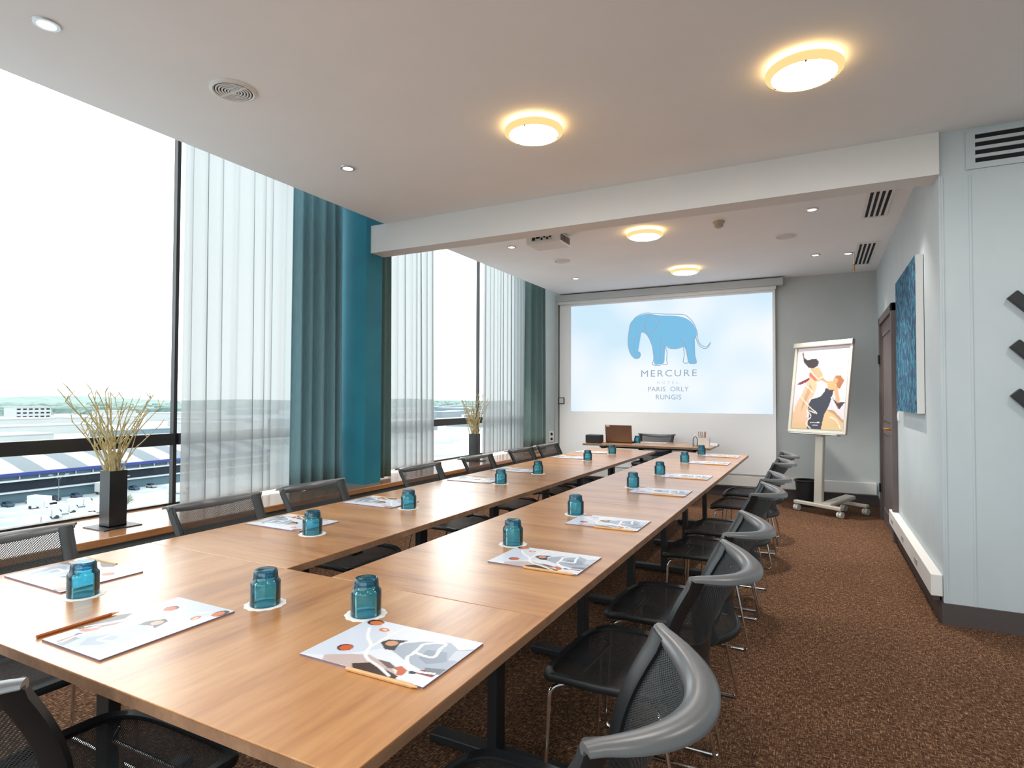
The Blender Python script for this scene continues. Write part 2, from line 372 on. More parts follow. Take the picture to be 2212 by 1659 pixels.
# facing-wall grille
g = thing('wall_air_grille', 'pale slotted air grille high on the facing wall', 'air vent', (.80, YJ, 2.72))
fr = MB().box(0,.80,-.012,-.001, .01,.045).box(0,.80,-.012,-.001,.215,.245).box(0,.045,-.012,-.001,.045,.215).box(.755,.80,-.012,-.001,.045,.215)
fr.build('frame', M_wall, g, False)
MB().box(.045,.755,-.003,-.001,.045,.215).build('slot_backing', M_grilleslot, g, False)
for i in range(3): MB().box(.045,.755,-.012,-.003, .0725+i*.0475, .0925+i*.0475).build('louvre', M_wall, g, False)
# slanted black bars on the facing wall
for i, (x, z) in enumerate(((1.007,1.95), (1.014,1.665), (1.014,1.382))):
    o = MB().obox(Matrix.Translation((.12,-.021,-.12)) @ Matrix.Rotation(math.radians(47), 4, 'Y'), .36, .04, .062, .003).build('wall_coat_bar', M_black)
    o.location = (x, YJ, z)
    tag(o, ['topmost','middle','lowest'][i]+' slanted black bar fixed to the pale facing wall', 'coat rack', 'slanted black wall bars')

# acoustic picture panel
p = thing('acoustic_panel', 'teal blue patterned wall panel with white edges beside the door', 'wall panel', (XR-.004, 5.59, 1.81))
M_pat = mat('panel_blue_pattern', srgb(22,92,124), .8); N, L, B = nt(M_pat)
tc = N.new('ShaderNodeTexCoord'); mp = N.new('ShaderNodeMapping'); mp.inputs['Scale'].default_value = (1, 42, 24); L.new(tc.outputs['Object'], mp.inputs[0])
vo = N.new('ShaderNodeTexVoronoi'); vo.inputs['Scale'].default_value = 1.0; L.new(mp.outputs[0], vo.inputs['Vector'])
sp = N.new('ShaderNodeSeparateColor'); L.new(vo.outputs['Color'], sp.inputs[0])
cr = N.new('ShaderNodeValToRGB'); cr.color_ramp.interpolation = 'CONSTANT'; e = cr.color_ramp.elements
e[0].position = 0; e[0].color = srgb(18,58,92); e[1].position = .42; e[1].color = srgb(38,116,146)
for pos, c_ in ((.68, srgb(52,134,160)), (.86, srgb(24,70,108))): q = e.new(pos); q.color = c_
L.new(sp.outputs[0], cr.inputs[0]); L.new(cr.outputs[0], B.inputs['Base Color'])
MB().box(-.046, 0, -.59, .59, -.56, .56).build('panel_body', M_white, p, False)
MB().box(-.049, -.046, -.588, .588, -.558, .558).build('printed_face', M_pat, p, False)
o = MB().box(-.012, 0, -.04,.04,-.04,.04,.003).build('light_switch', M_white); o.location = (XR, 6.52, 1.19); tag(o, 'small white light switch between the door and blue panel', 'switch')
MB().box(-.016,-.012,-.022,.022,-.022,.022,.002).build('rocker', M_paper, o)

# ---------------------------------------------------------------- ceiling fittings
def ceil_lamp(x, y, label):
    t = thing('ceiling_lamp', label, 'ceiling lamp', (x, y, ZC), 0, 'round ceiling lamps')
    MB().lathe([(.0,0),(.10,0),(.10,-.025),(0,-.025)], 32).build('mount', M_white, t)
    MB().lathe([(.156,-.024),(.170,-.026),(.176,-.034),(.173,-.048),(.162,-.057),(.146,-.061)], 48).build('diffuser_rim', M_lrim, t)
    MB().lathe([(.146,-.061),(.11,-.0645),(.06,-.066),(0,-.0665)], 40).build('diffuser', M_ldisc, t)
    MB().lathe([(.152,-.046),(.10,-.042),(0,-.042)], 40).build('glow_stop', M_white, t)  # hidden plate added to keep the diffuser's upward glow off the ceiling
    for k in range(3):
        a = k*2*PI/3+.6
        MB().tube([(.145*math.cos(a), .145*math.sin(a), -.058), (.145*math.cos(a), .145*math.sin(a), -.0655)], .005).build('screw', M_black, t)
    MB().tube([(.146*math.cos(a*PI/18), .146*math.sin(a*PI/18), -.021) for a in range(36)], .006, 8, closed=True).build('halo_ring', M_lhalo, t)  # hidden glowing ring added to throw a warm halo on the ceiling
    return t
M_ldisc = emit_mat('lamp_disc_glow', (1,.95,.89,1), 18.0)
M_lhalo = emit_mat('lamp_halo_glow', (1,.60,.24,1), 7.5)  # glow of the added halo ring
M_lrim = emit_mat('lamp_rim_glow', (1,.66,.28,1), .36)
M_dl = emit_mat('downlight_glow', (1,.86,.66,1), 3.0)
ceil_lamp(-.05, 3.18, 'large round glowing ceiling lamp near the wall grille before the beam')
ceil_lamp(-1.50, 3.18, 'round glowing ceiling lamp over the table before the white beam')
ceil_lamp(-1.49, 5.70, 'round glowing ceiling lamp just behind the white beam')
ceil_lamp(-1.47, 7.56, 'round glowing ceiling lamp in front of the projection screen')
for (x, y, lb) in ((1.42, 3.18, 'beside the wall grille'), (-1.50, .70, 'over the near end table'), (-.05, .70, 'over the aisle chairs'), (1.42, .70, 'in the near side bay'), (-1.50, -1.78, 'at the rear of the room'), (-.05, -1.78, 'by the rear wall'), (1.42, -1.78, 'in the rear corner')):  # lamps out of view, added to brighten the room
    ceil_lamp(x, y, 'added unseen round ceiling lamp '+lb)
def downlight(x, y, label, power=8):
    t = thing('ceiling_downlight', label, 'downlight', (x, y, ZC), 0, 'small recessed downlights')
    MB().lathe([(.034,-.002),(.036,-.008),(.050,-.007),(.054,0)], 28).build('trim_ring', M_alu, t)
    MB().lathe([(.034,-.004),(.02,-.0045),(0,-.005)], 24).build('lamp_lens', M_dl, t)
    li = bpy.data.lights.new('downlight_beam', 'SPOT'); li.energy = power; li.color = (1,.93,.84); li.spot_size = math.radians(80); li.spot_blend = .7; li.shadow_soft_size = .03
    lo = bpy.data.objects.new('downlight_beam', li); COL.objects.link(lo); lo.parent = t; lo.location = (0,0,-.012)
downlight(-2.99, 1.34, 'small recessed downlight above the nearest window pane')
downlight(-2.96, 3.18, 'small recessed downlight before the beam near the drape')
downlight(-2.93, 5.66, 'small recessed downlight beside the ceiling projector', 60)
downlight(-2.92, 7.54, 'small recessed downlight near the far drape and screen', 60)
downlight(-.035, 5.68, 'small recessed downlight between smoke detector and ceiling grille', 60)
downlight(-.015, 7.50, 'small recessed downlight above the flipchart', 60)
downlight(.31, 7.58, 'small recessed downlight beside the far ceiling grille', 6)
downlight(.30, 5.00, 'small recessed downlight hidden behind the beam above the heater', 14)
def disc(x, y, label, r=.115):
    t = thing('ceiling_speaker', label, 'ceiling speaker', (x, y, ZC), 0, 'round ceiling speakers')
    MB().lathe([(r,0),(r,-.008),(r-.012,-.014),(r-.02,-.010)], 36).build('rim', M_white, t)
    MB().lathe([(r-.02,-.006),(0,-.006)], 32).build('backing', M_grilleslot, t)
    for k in range(6):
        rr = (r-.026)*(1-k/6.)
        MB().lathe([(rr,-.007),(rr,-.012),(rr-.008,-.012),(rr-.008,-.007)], 28).build('grille_ring', M_white, t)
    MB().lathe([(.016,-.006),(.016,-.014),(0,-.014)], 16).build('centre_cap', M_white, t)
    MB().box(-r+.02, r-.02, -.006,.006,-.0135,-.007).build('grille_bar', M_white, t, False)
disc(-2.75, 2.09, 'round white slotted ceiling speaker over the window side chairs')
disc(-2.69, 6.50, 'round white ceiling speaker behind the projector', .10)
disc(-.28, 6.50, 'round white ceiling speaker near the ceiling grilles', .10)
t = thing('smoke_detector', 'small beige smoke detector behind the beam', 'smoke detector', (-.80, 5.69, ZC))
Msd = mat('detector_beige', srgb(190,178,160), .6)
MB().lathe([(.052,0),(.052,-.016),(.040,-.022)], 24).build('mount', Msd, t)
MB().lathe([(.040,-.022),(.034,-.050),(.020,-.062),(0,-.064)], 24).build('sensor_head', Msd, t)
for k in range(10):
    a = k*2*PI/10; MB().obox(Matrix.Rotation(a,4,'Z') @ Matrix.Translation((.036,0,-.038)), .006,.006,.026).build('rib', Msd, t, False)
def ceil_grille(x, y, ln, label):
    t = thing('ceiling_air_grille', label, 'air vent', (x, y, ZC), 0, 'ceiling air grilles')
    w = .19
    fr = MB().box(-w/2,w/2,-ln/2,-ln/2+.03,-.010,-.001).box(-w/2,w/2,ln/2-.03,ln/2,-.010,-.001).box(-w/2,-w/2+.022,-ln/2+.03,ln/2-.03,-.010,-.001).box(w/2-.022,w/2,-ln/2+.03,ln/2-.03,-.010,-.001)
    fr.build('frame', M_white, t, False)
    MB().box(-w/2+.022,w/2-.022,-ln/2+.03,ln/2-.03,-.003,-.001).build('slot_backing', M_grilleslot, t, False)
    for k in range(3):
        xx = -w/2+.022+.0245+k*.0405; MB().box(xx, xx+.016,-ln/2+.03,ln/2-.03,-.010,-.003).build('louvre', M_white, t, False)
ceil_grille(.452, 5.755, .80, 'slotted ceiling air grille just behind the beam')
ceil_grille(.474, 7.70, 1.14, 'slotted ceiling air grille above the door')
t = thing('pull_cord', 'thin hanging cord with small end below far grille', 'cord', (.365, 7.56, ZC))
MB().tube([(0,0,0),(.002,0,-.06),(0,0,-.14)], .005, 6).build('cord', M_alu, t)
MB().tube([(0,0,-.13),(0,0,-.21)], [.008,.006], 8).build('cord_end', M_brass, t)
# projector
t = thing('ceiling_projector', 'white projector hanging from the ceiling behind the beam', 'projector', (-2.38, 5.40, 2.865))
MB().box(-.18,.18,-.145,.145,0,.095,.008).build('body', M_white, t)
MB().box(-.05,.05,-.05,.05,.095,ZC-2.865).build('mount_plate', M_alu, t, False)
MB().box(-.12,.10,-.148,-.143,.022,.078).build('port_panel', M_alu, t, False)
for (a,b,z0,z1) in ((-.11,-.08,.03,.06),(-.07,-.03,.045,.07),(-.02,0,.03,.05),(.01,.03,.05,.07),(.04,.06,.03,.05),(.07,.09,.045,.06)):
    MB().box(a,b,-.152,-.147,z0,z1).build('port', M_grilleslot, t, False)
for k in range(8): MB().box(.178,.183,-.12+k*.03,-.105+k*.03,.015,.08).build('vent_slot', M_grilleslot, t, False)
MB().tube([(.08,.145,.05),(.08,.175,.05)], .035, 20).build('lens', M_black, t)

# ---------------------------------------------------------------- curtains
def curtain(name, label, cat, group, m, x0, y0, y1, z0, z1, folds, amp, seed, flare=0., skew=0.):
    r = random.Random(seed)
    wd = [r.uniform(.55, 1.6) for _ in range(folds)]; tot = sum(wd); cum = [0.]
    for w_ in wd: cum.append(cum[-1]+w_/tot)
    am = [r.uniform(.55, 1.25) for _ in range(folds)]; lean = [r.uniform(-.35, .35) for _ in range(folds)]
    K = 12; us = []
    for i in range(folds):
        for k in range(K): us.append((i, k/K))
    us.append((folds-1, 1.))
    c = .5*(y0+y1); NV_ = 14; v = []
    for q in range(NV_+1):
        t_ = q/NV_; z = z0+(z1-z0)*t_
        for (i, k) in us:
            u = cum[i]+(cum[i+1]-cum[i])*k
            nxt = am[min(i+1, folds-1)]; a = amp*(am[i]*(1-k)+nxt*k)*(.72+.28*(1-t_))
            s_ = -math.cos(2*PI*k)
            x = a*(s_+.22*math.cos(6*PI*k))+.25*amp*math.sin(5*u+seed)
            y = y0+(y1-y0)*u-c + (cum[i+1]-cum[i])*(y1-y0)*.16*math.sin(2*PI*k)*(1+lean[i]) + lean[i]*.03*(1-t_)*(1-math.cos(2*PI*k))
            y += y*flare*(1-t_)+skew*(1-t_)
            v.append((x, y, z-z0))
    n = len(us); f = [(q*n+i, q*n+i+1, (q+1)*n+i+1, (q+1)*n+i) for q in range(NV_) for i in range(n-1)]
    o = MB().add(v, f).build(name, m, None, True, 180); o.location = (x0, c, z0)
    if m is not M_sheer: o.modifiers.new('thickness', 'SOLIDIFY').thickness = .004
    return tag(o, label, cat, group)
curtain('sheer_curtain', 'white sheer curtain hanging beside the black mullion and the teal drape', 'curtain', 'sheer curtains', M_sheer, -4.20, 2.80, 3.92, ZS+.02, ZP-.01, 9, .022, 3)
curtain('sheer_curtain', 'white sheer curtain just past the teal column, left of bare glass', 'curtain', 'sheer curtains', M_sheer, -4.20, 4.85, 6.05, ZS+.02, ZP-.01, 10, .026, 5, skew=.04)
curtain('sheer_curtain', 'white sheer curtain behind the far vase beside the last drape', 'curtain', 'sheer curtains', M_sheer, -4.18, 7.22, 8.60, ZS+.02, ZP-.01, 12, .024, 8)
curtain('drape', 'heavy teal grey drape hanging before the teal column', 'curtain', 'heavy drapes', M_drape, -4.02, 3.71, 4.24, ZS+.012, ZP-.01, 5, .068, 11)
curtain('drape', 'narrow dark drape hanging just behind the teal column', 'curtain', 'heavy drapes', M_drape2, -3.89, 4.60, 4.85, ZS+.012, ZP-.01, 3, .045, 13, flare=.12)
curtain('drape', 'heavy green grey drape in the corner by the screen', 'curtain', 'heavy drapes', M_drape2, -3.85, 7.98, 8.60, ZS+.012, ZP-.01, 4, .050, 17, flare=.12)

# ---------------------------------------------------------------- projection screen
YS = YB-.045
t = thing('projection_screen', 'white roller projection screen covering the end wall', 'screen', (-2.07, YB, 0))
MB().box(-1.57, 1.565, -.045, -.043, .32, 2.86).build('canvas', M_screen, t, False)
MB().box(-1.60, 1.67, -.15, -.001, 2.868, 2.965, .008).build('roller_case', M_back, t)
MB().tube([(-1.58,-.09,2.85),(1.58,-.09,2.85)], .028, 12).build('roller', M_white, t)
MB().box(-1.57, 1.565, -.052, -.036, .30, .325, .004).build('bottom_bar', M_alu, t)
M_proj = mat('projected_picture', (.05,.05,.05,1), .9, spec=.0); N, L, B = nt(M_proj)
tc = N.new('ShaderNodeTexCoord'); no = N.new('ShaderNodeTexNoise'); no.inputs['Scale'].default_value = .9; no.inputs['Detail'].default_value = 1
L.new(tc.outputs['Object'], no.inputs['Vector']); cr = N.new('ShaderNodeValToRGB'); e = cr.color_ramp.elements
e[0].position = .36; e[0].color = (.56,.74,.86,1); e[1].position = .62; e[1].color = (.82,.86,.93,1)
L.new(no.outputs['Fac'], cr.inputs[0]); L.new(cr.outputs[0], B.inputs['Emission Color'])
M_proj.cycles.emission_sampling = 'NONE'; PROJ = .35; B.inputs['Emission Strength'].default_value = PROJ
M_ele = emit_mat('projected_blue', (.20,.52,.78,1), PROJ*.92)
M_ink = emit_mat('projected_grey_ink', (.30,.38,.47,1), PROJ)
M_ink2 = emit_mat('projected_pale_ink', (.52,.60,.68,1), PROJ)
pic = thing('projected_image', 'projected pale blue slide with elephant logo and hotel name', 'projection', (-2.0, YS, 1.966))
MB().box(-1.445, 1.460, -.004, -.0005, -.822, .822).build('slide', M_proj, pic, False)
ELE=[(-2.485,2.489),(-2.415,2.553),(-2.328,2.591),(-2.226,2.602),(-2.141,2.585),(-2.04,2.565),(-1.809,2.543),(-1.68,2.502),(-1.585,2.423),(-1.537,2.322),(-1.53,2.24),(-1.57,2.176),(-1.586,2.095),(-1.57,1.997),(-1.542,1.882),(-1.552,1.856),(-1.642,1.86),(-1.666,1.967),(-1.706,2.091),(-1.811,2.075),(-1.892,2.078),(-1.975,2.11),(-1.983,2.01),(-1.992,1.876),(-2.042,1.852),(-2.134,1.854),(-2.142,2.015),(-2.167,2.117),(-2.218,2.237),(-2.269,2.307),(-2.329,2.327),(-2.363,2.286),(-2.424,2.254),(-2.45,2.195),(-2.454,2.093),(-2.433,2.015),(-2.395,1.992),(-2.367,2.011),(-2.377,2.039),(-2.355,2.045),(-2.338,2.012),(-2.355,1.953),(-2.416,1.938),(-2.476,1.991),(-2.511,2.078),(-2.529,2.199),(-2.52,2.336),(-2.511,2.421)]
LINES=[[(-2.502,2.421),(-2.467,2.496),(-2.397,2.57),(-2.277,2.613),(-2.141,2.602),(-1.974,2.581),(-1.728,2.559),(-1.648,2.517),(-1.569,2.422),(-1.522,2.289),(-1.519,2.223)],[(-2.502,2.421),(-2.523,2.302),(-2.529,2.164),(-2.502,2.043),(-2.459,1.973),(-2.407,1.941),(-2.355,1.957),(-2.341,2.004),(-2.364,2.039),(-2.395,2.031),(-2.39,1.997)],[(-2.329,2.327),(-2.363,2.277),(-2.424,2.246),(-2.441,2.178),(-2.441,2.092),(-2.424,2.023)],[(-2.175,2.59),(-2.099,2.543),(-2.071,2.483),(-2.099,2.4),(-2.209,2.287),(-2.257,2.357),(-2.263,2.46),(-2.229,2.551),(-2.175,2.59)],[(-2.226,2.271),(-2.176,2.151),(-2.142,2.031),(-2.146,1.914),(-2.159,1.847),(-2.042,1.844),(-2.05,2.012),(-2.038,2.145),(-2.021,2.254)],[(-1.975,2.093),(-1.95,2.025),(-1.955,1.909),(-1.946,1.85),(-2.022,1.847)],[(-1.714,2.084),(-1.706,1.968),(-1.717,1.87),(-1.65,1.868),(-1.666,2.0),(-1.697,2.132),(-1.758,2.209)],[(-2.016,2.128),(-1.909,2.077),(-1.795,2.073),(-1.706,2.1)],[(-1.561,2.242),(-1.586,2.144),(-1.57,2.013),(-1.536,1.882),(-1.555,1.849),(-1.642,1.855)],[(-1.546,2.241),(-1.522,2.158),(-1.475,2.083),(-1.413,2.057),(-1.366,2.087),(-1.343,2.146)],[(-1.519,2.223),(-1.499,2.149),(-1.452,2.099),(-1.397,2.08),(-1.358,2.119),(-1.343,2.146)],[(-2.415,2.416),(-2.389,2.398),(-2.367,2.346)],[(-2.294,2.461),(-2.277,2.392),(-2.312,2.343)]]
def smooth2(pl, closed=False, k=4):
    out = []; n = len(pl)
    rng = range(n if closed else n-1)
    for i in rng:
        g = (lambda j: pl[j % n]) if closed else (lambda j: pl[max(0, min(n-1, j))])
        p0, p1, p2, p3 = g(i-1), g(i), g(i+1), g(i+2)
        for s in range(k):
            t_ = s/k
            out.append(tuple(.5*((2*p1[a])+(-p0[a]+p2[a])*t_+(2*p0[a]-5*p1[a]+4*p2[a]-p3[a])*t_*t_+(-p0[a]+3*p1[a]-3*p2[a]+p3[a])*t_**3) for a in (0,1)))
    if not closed: out.append(pl[-1])
    return out
def flat_poly(pl, y):
    # triangulated flat polygon facing the room
    bm = bmesh.new(); vs_ = [bm.verts.new((a, y, b)) for a, b in pl]; f = bm.faces.new(vs_); bmesh.ops.triangulate(bm, faces=[f])
    bm.verts.index_update(); mb = MB().add([v.co[:] for v in bm.verts], [[v.index for v in q.verts] for q in bm.faces]); bm.free(); return mb
def stroke(mb, pl, w, y):
    P_ = [Vector((a, b)) for a, b in pl]; n = len(P_); l = []
    for i in range(n):
        dd = (P_[min(i+1,n-1)]-P_[max(i-1,0)]).normalized(); q = Vector((-dd.y, dd.x))*w/2
        l.append((P_[i].x+q.x, y, P_[i].y+q.y)); l.append((P_[i].x-q.x, y, P_[i].y-q.y))
    mb.add(l, [(2*i, 2*i+1, 2*i+3, 2*i+2) for i in range(n-1)])
el = flat_poly([(a+2.0, b-1.966) for a, b in smooth2(ELE, True, 3)], -.0055).build('elephant_logo', M_ele, pic, False)
ink = MB()
for ln in LINES: stroke(ink, [(a+2.0, b-1.966) for a, b in smooth2(ln, False, 5)], .010, -.007)
ink.build('logo_outline', M_ink, el, False)
def text_obj(name, s, x0, x1, zb, zt, mt, y, parent, spacing=1.0):
    cu = bpy.data.curves.new(name, 'FONT'); cu.body = s; cu.size = 1.0; cu.space_character = spacing; cu.resolution_u = 3; cu.space_word = 1.0
    o = bpy.data.objects.new(name, cu); COL.objects.link(o)
    dg = bpy.context.evaluated_depsgraph_get(); me = bpy.data.meshes.new_from_object(o.evaluated_get(dg))
    bpy.data.objects.remove(o); bpy.data.curves.remove(cu)
    X = [v.co.x for v in me.vertices]; Y = [v.co.y for v in me.vertices]
    sx = (x1-x0)/(max(X)-min(X)); sz = (zt-zb)/(max(Y)-min(Y)); mx_, my_ = min(X), min(Y)
    for v in me.vertices: v.co = (x0+(v.co.x-mx_)*sx, y, zb+(v.co.y-my_)*sz)
    par = list(range(len(me.vertices)))          # every glyph becomes a part of its own
    def find(i):
        while par[i] != i: par[i] = par[par[i]]; i = par[i]
        return i
    for ed in me.edges: par[find(ed.vertices[0])] = find(ed.vertices[1])
    gl = {}
    for q in me.polygons: gl.setdefault(find(q.vertices[0]), []).append(tuple(q.vertices))
    for fs in sorted(gl.values(), key=lambda fs: min(me.vertices[i].co.x for f_ in fs for i in f_)):
        ids = sorted({i for f_ in fs for i in f_}); ix = {i: k for k, i in enumerate(ids)}
        MB().add([me.vertices[i].co[:] for i in ids], [tuple(ix[i] for i in f_) for f_ in fs]).build(name, mt, parent, False)
    bpy.data.meshes.remove(me)
text_obj('letter', 'MERCURE', -.330, .469, -.297, -.201, M_ink, -.006, pic, 1.25)
text_obj('letter', 'HOTEL', -.095, .210, -.405, -.362, M_ink2, -.006, pic, 1.9)
text_obj('letter', 'PARIS  ORLY', -.228, .357, -.514, -.446, M_ink, -.006, pic, 1.05)
text_obj('letter', 'RUNGIS', -.113, .252, -.630, -.560, M_ink, -.006, pic, 1.05)
o = MB().box(-.045,.045,-.02,-.001,-.05,.05,.004).build('screen_switch', M_black); o.location = (-3.60, YB-.045, 1.31); tag(o, 'small framed control switch at the screen edge', 'switch')
MB().box(-.034,.034,-.024,-.02,-.038,.038).build('switch_plate', M_white, o); MB().box(-.012,.012,-.027,-.024,-.02,.02).build('rocker', M_alu, o)
t = thing('wall_socket', 'white double wall socket beside the corner drape', 'socket', (-3.79, YB, .735))
MB().box(-.04,.04,-.014,-.001,-.085,.085,.004).build('plate', M_white, t)
for z in (-.04,.04): MB().lathe([(.022,-.001),(.022,.0),(0,.0)], 16).build('outlet', M_black, t).matrix_basis = Matrix.Translation((0,-.015,z)) @ Matrix.Rotation(PI/2,4,'X')

# ---------------------------------------------------------------- tables
def make_table(name, label, L_, W_, loc, rz, group, inset=.44):
    # long side along local X, grain across (local Y)
    t = thing(name, label, 'table', loc, rz, group)
    MB().box(-L_/2+.0015, L_/2-.0015, -W_/2+.0015, W_/2-.0015, ZT-.004, ZT, .0012).build('tabletop', M_oak, t)
    MB().box(-L_/2+.001, L_/2-.001, -W_/2+.001, W_/2-.001, ZT-.026, ZT-.004).build('edge_band', M_oakedge, t, False)
    MB().box(-L_/2+.12, L_/2-.12, -.03, .03, ZT-.075, ZT-.026).build('under_rail', M_black, t, False)
    for s in (-1, 1):
        x = s*(L_/2-inset)
        lg = MB()
        lg.box(x-.034, x+.034, -.02, .02, .045, ZT-.06, .003)
        lg.build('leg', M_black, t, False)
        ft = MB().box(x-.032, x+.032, -.28, .28, .014, .05, .006).build('foot', M_black, t)
        MB().box(x-.025, x+.025, -.34, .34, ZT-.06, ZT-.026).build('top_bracket', M_black, t, False)
        for yy in (-.25, .25): MB().lathe([(.018,0),(.018,.014)], 12, (x, yy), True).build('levelling_foot', M_black, ft)
    return t
make_table('conference_table', 'oak topped table across the near end, joining both rows', 1.81, .79, (-1.58, 1.13, 0), 0, 'oak conference tables')
posn = ['adjoining the near end table', 'middle of its row', 'facing the presenter\'s table']
for i in range(3):
    yc = 1.525+.9+i*1.8
    make_table('conference_table', 'oak topped table of the window side row, '+posn[i], 1.8, .80, (-2.085, yc, 0), PI/2, 'oak conference tables', .38 if i == 2 else .44)
    make_table('conference_table', 'oak topped table of the aisle side row, '+posn[i], 1.8, .80, (-1.075, yc, 0), PI/2, 'oak conference tables', .38 if i == 2 else .44)
make_table('presenter_table', 'oak topped presenter\'s table standing before the projection screen', 1.66, .76, (-2.01, 7.98, 0), 0, 'oak conference tables', .27)

# ---------------------------------------------------------------- chairs
def make_chair(label, loc, rz, group):
    t = thing('mesh_chair', label, 'chair', loc, rz, group)
    # sled legs
    for s in (-1, 1):
        pts = [(s*.17,.13,.425),(s*.235,.185,.425),(s*.250,.205,.008),(s*.250,-.250,.008),(s*.222,-.165,.42),(s*.17,-.13,.425)]
        MB().tube(fillet(pts, .03, 5), .0065, 10).build('sled_leg', M_chrome, t)
        for yy in (.16,-.20): MB().box(s*.250-.009, s*.250+.009, yy-.02, yy+.02, 0, .007).build('glide', M_black, t, False)
    for yy in (.13,-.13): MB().tube([(-.17,yy,.425),(.17,yy,.425)], .0065, 10).build('seat_bar', M_chrome, t)
    # seat outline
    def seat_pt(a, k=1.0):
        ca, sa = math.cos(a), math.sin(a); e_ = .42
        x = .250*k*math.copysign(abs(ca)**e_, ca); y = .015+.225*k*math.copysign(abs(sa)**e_, sa)
        if y < 0: x *= 1-.12*(-y/.22)
        z = .455 + .012*abs(x/.25)**2 - (.030*max(0,(y-.12)/.12)**2*(.4+.6*abs(x/.25)**2)) - .012*(1-k)
        return (x, y, z)
    n = 48
    ring = MB(); rings = []
    for i in range(n):
        a = 2*PI*i/n; c0 = Vector(seat_pt(a)); c1 = Vector(seat_pt(a, .90))
        rings.append([c0+Vector((0,0,.006)), c1+Vector((0,0,.004)), c1-Vector((0,0,.008)), c0-Vector((0,0,.018)), c0*1.0+Vector((c0.x*.018, (c0.y-.015)*.018, -.005))])
    v = [p for r_ in rings for p in r_]; f = []
    for i in range(n):
        for j in range(5): f.append((i*5+j, i*5+(j+1)%5, ((i+1)%n)*5+(j+1)%5, ((i+1)%n)*5+j))
    ring.add(v, f).build('seat_frame', M_plastic, t, True, 60)
    sm = MB(); nr = 6; v = []; f = []
    for j in range(nr+1):
        k = .91*(1-j/nr)
        for i in range(n):
            p = Vector(seat_pt(2*PI*i/n, max(k, .001))); z = seat_pt(2*PI*i/n, .91)[2]
            p.z = (z-.002)*(k/.91)**2 + (1-(k/.91)**2)*.448; v.append(p)
    for j in range(nr):
        for i in range(n): f.append((j*n+i, j*n+(i+1)%n, (j+1)*n+(i+1)%n, (j+1)*n+i))
    o = sm.add(v, f).build('seat_mesh', M_meshs, t, True, 180); uvmap(o, lambda c: (c.x, c.y))
    # back surface: s across, tt up
    def back(s, tt):
        hw = .205+.042*max(tt,0)**.8; x = s*hw; z = .400+.412*tt + .026*tt*s*s
        edge = -.205+.045*math.sin(PI*min(1,tt*1.05))*1.0 - .055*tt**2
        bulge = .075+.04*tt
        y = edge - bulge*(1-s*s)
        return Vector((x, y, z))
    def strip(name, path, w, dp, m, ang=60, parent=t):
        # bar swept along (s,t) path on the back surface; w = width along surface normal plane, dp = depth
        P_ = [back(*q) for q in path]; k = len(P_); mb = MB(); v = []; f = []
        for i in range(k):
            tg = (P_[min(i+1,k-1)]-P_[max(i-1,0)]).normalized()
            s_, t_ = path[i]; du = (back(s_+.02,t_)-back(s_-.02,t_)).normalized(); dv = (back(s_,t_+.02)-back(s_,t_-.02)).normalized()
            nn = du.cross(dv).normalized(); sd = nn.cross(tg).normalized()
            for (a, b) in ((-.5,-.35),(-.35,-.5),(.35,-.5),(.5,-.35),(.5,.35),(.35,.5),(-.35,.5),(-.5,.35)): v.append(P_[i]+sd*w*a+nn*dp*b)
        for i in range(k-1):
            for j in range(8): f.append((i*8+j, i*8+(j+1)%8, (i+1)*8+(j+1)%8, (i+1)*8+j))
        f += [tuple(range(8))[::-1], tuple(range((k-1)*8, k*8))]
        return mb.add(v, f).build(name, m, parent, True, ang)
    N_ = 14
    for s in (-1, 1):
        o = strip('back_frame_side', [(s*.93, i/N_) for i in range(N_+1)], .046, .026, M_plastic)
        p = back(s*.95, .955); MB().tube([p+Vector((s*.004,.012,0)), p+Vector((s*.006,.016,0))], .005, 8).build('bolt', M_chrome, o)
    strip('back_frame_bottom', [(-.95+1.9*i/18, .02) for i in range(19)], .030, .022, M_plastic)
    strip('lumbar_band', [(-.93+1.86*i/18, .48-.10*(1-(-.93+1.86*i/18)**2)) for i in range(19)], .06, .010, M_plastic)
    # top lip: broad curved grip rolled to the rear
    v = []; f = []; K = 22
    prof = [(.010,-.022),(.014,-.004),(.008,.010),(-.010,.018),(-.036,.014),(-.050,.002),(-.050,-.008),(-.034,-.004),(-.012,-.006),(-.006,-.024)]
    for i in range(K+1):
        s = -1.03+2.06*i/K; p = back(max(-1,min(1,s)), 1.0); p.x = s*.247; tp = .5+.5*(1-abs(min(1,abs(s)))**3)
        du = (back(min(.99,s+.02),1)-back(max(-.99,s-.02),1)); du.z = 0; du.normalize(); nrm = Vector((-du.y, du.x, 0))
        if nrm.y < 0: nrm = -nrm
        for (a, b) in prof: v.append(p+nrm*a*tp+Vector((0,0,b*tp)))
    n_ = len(prof)
    for i in range(K):
        for j in range(n_): f.append((i*n_+j, i*n_+(j+1)%n_, (i+1)*n_+(j+1)%n_, (i+1)*n_+j))
    f += [tuple(range(n_))[::-1], tuple(range(K*n_, (K+1)*n_))]
    MB().add(v, f).build('top_grip', M_lip, t, True, 50)
    o = MB().grid(lambda u, w_: back(-.93+1.86*u, .03+.95*w_), 20, 14).build('back_mesh', M_meshb, t, True, 180); uvmap(o, lambda c: (c.x, c.z))
    return t
def uvmap(o, fn):
    me = o.data; uv = me.uv_layers.new(name='uv')
    for lp in me.loops: uv.data[lp.index].uv = fn(me.vertices[lp.vertex_index].co)
CH = 'black mesh chair with chrome sled legs, '
GRP = 'black mesh meeting chairs'
proto = make_chair(CH+'tucked at the near end table', (-1.52, .82, 0), 0, GRP)
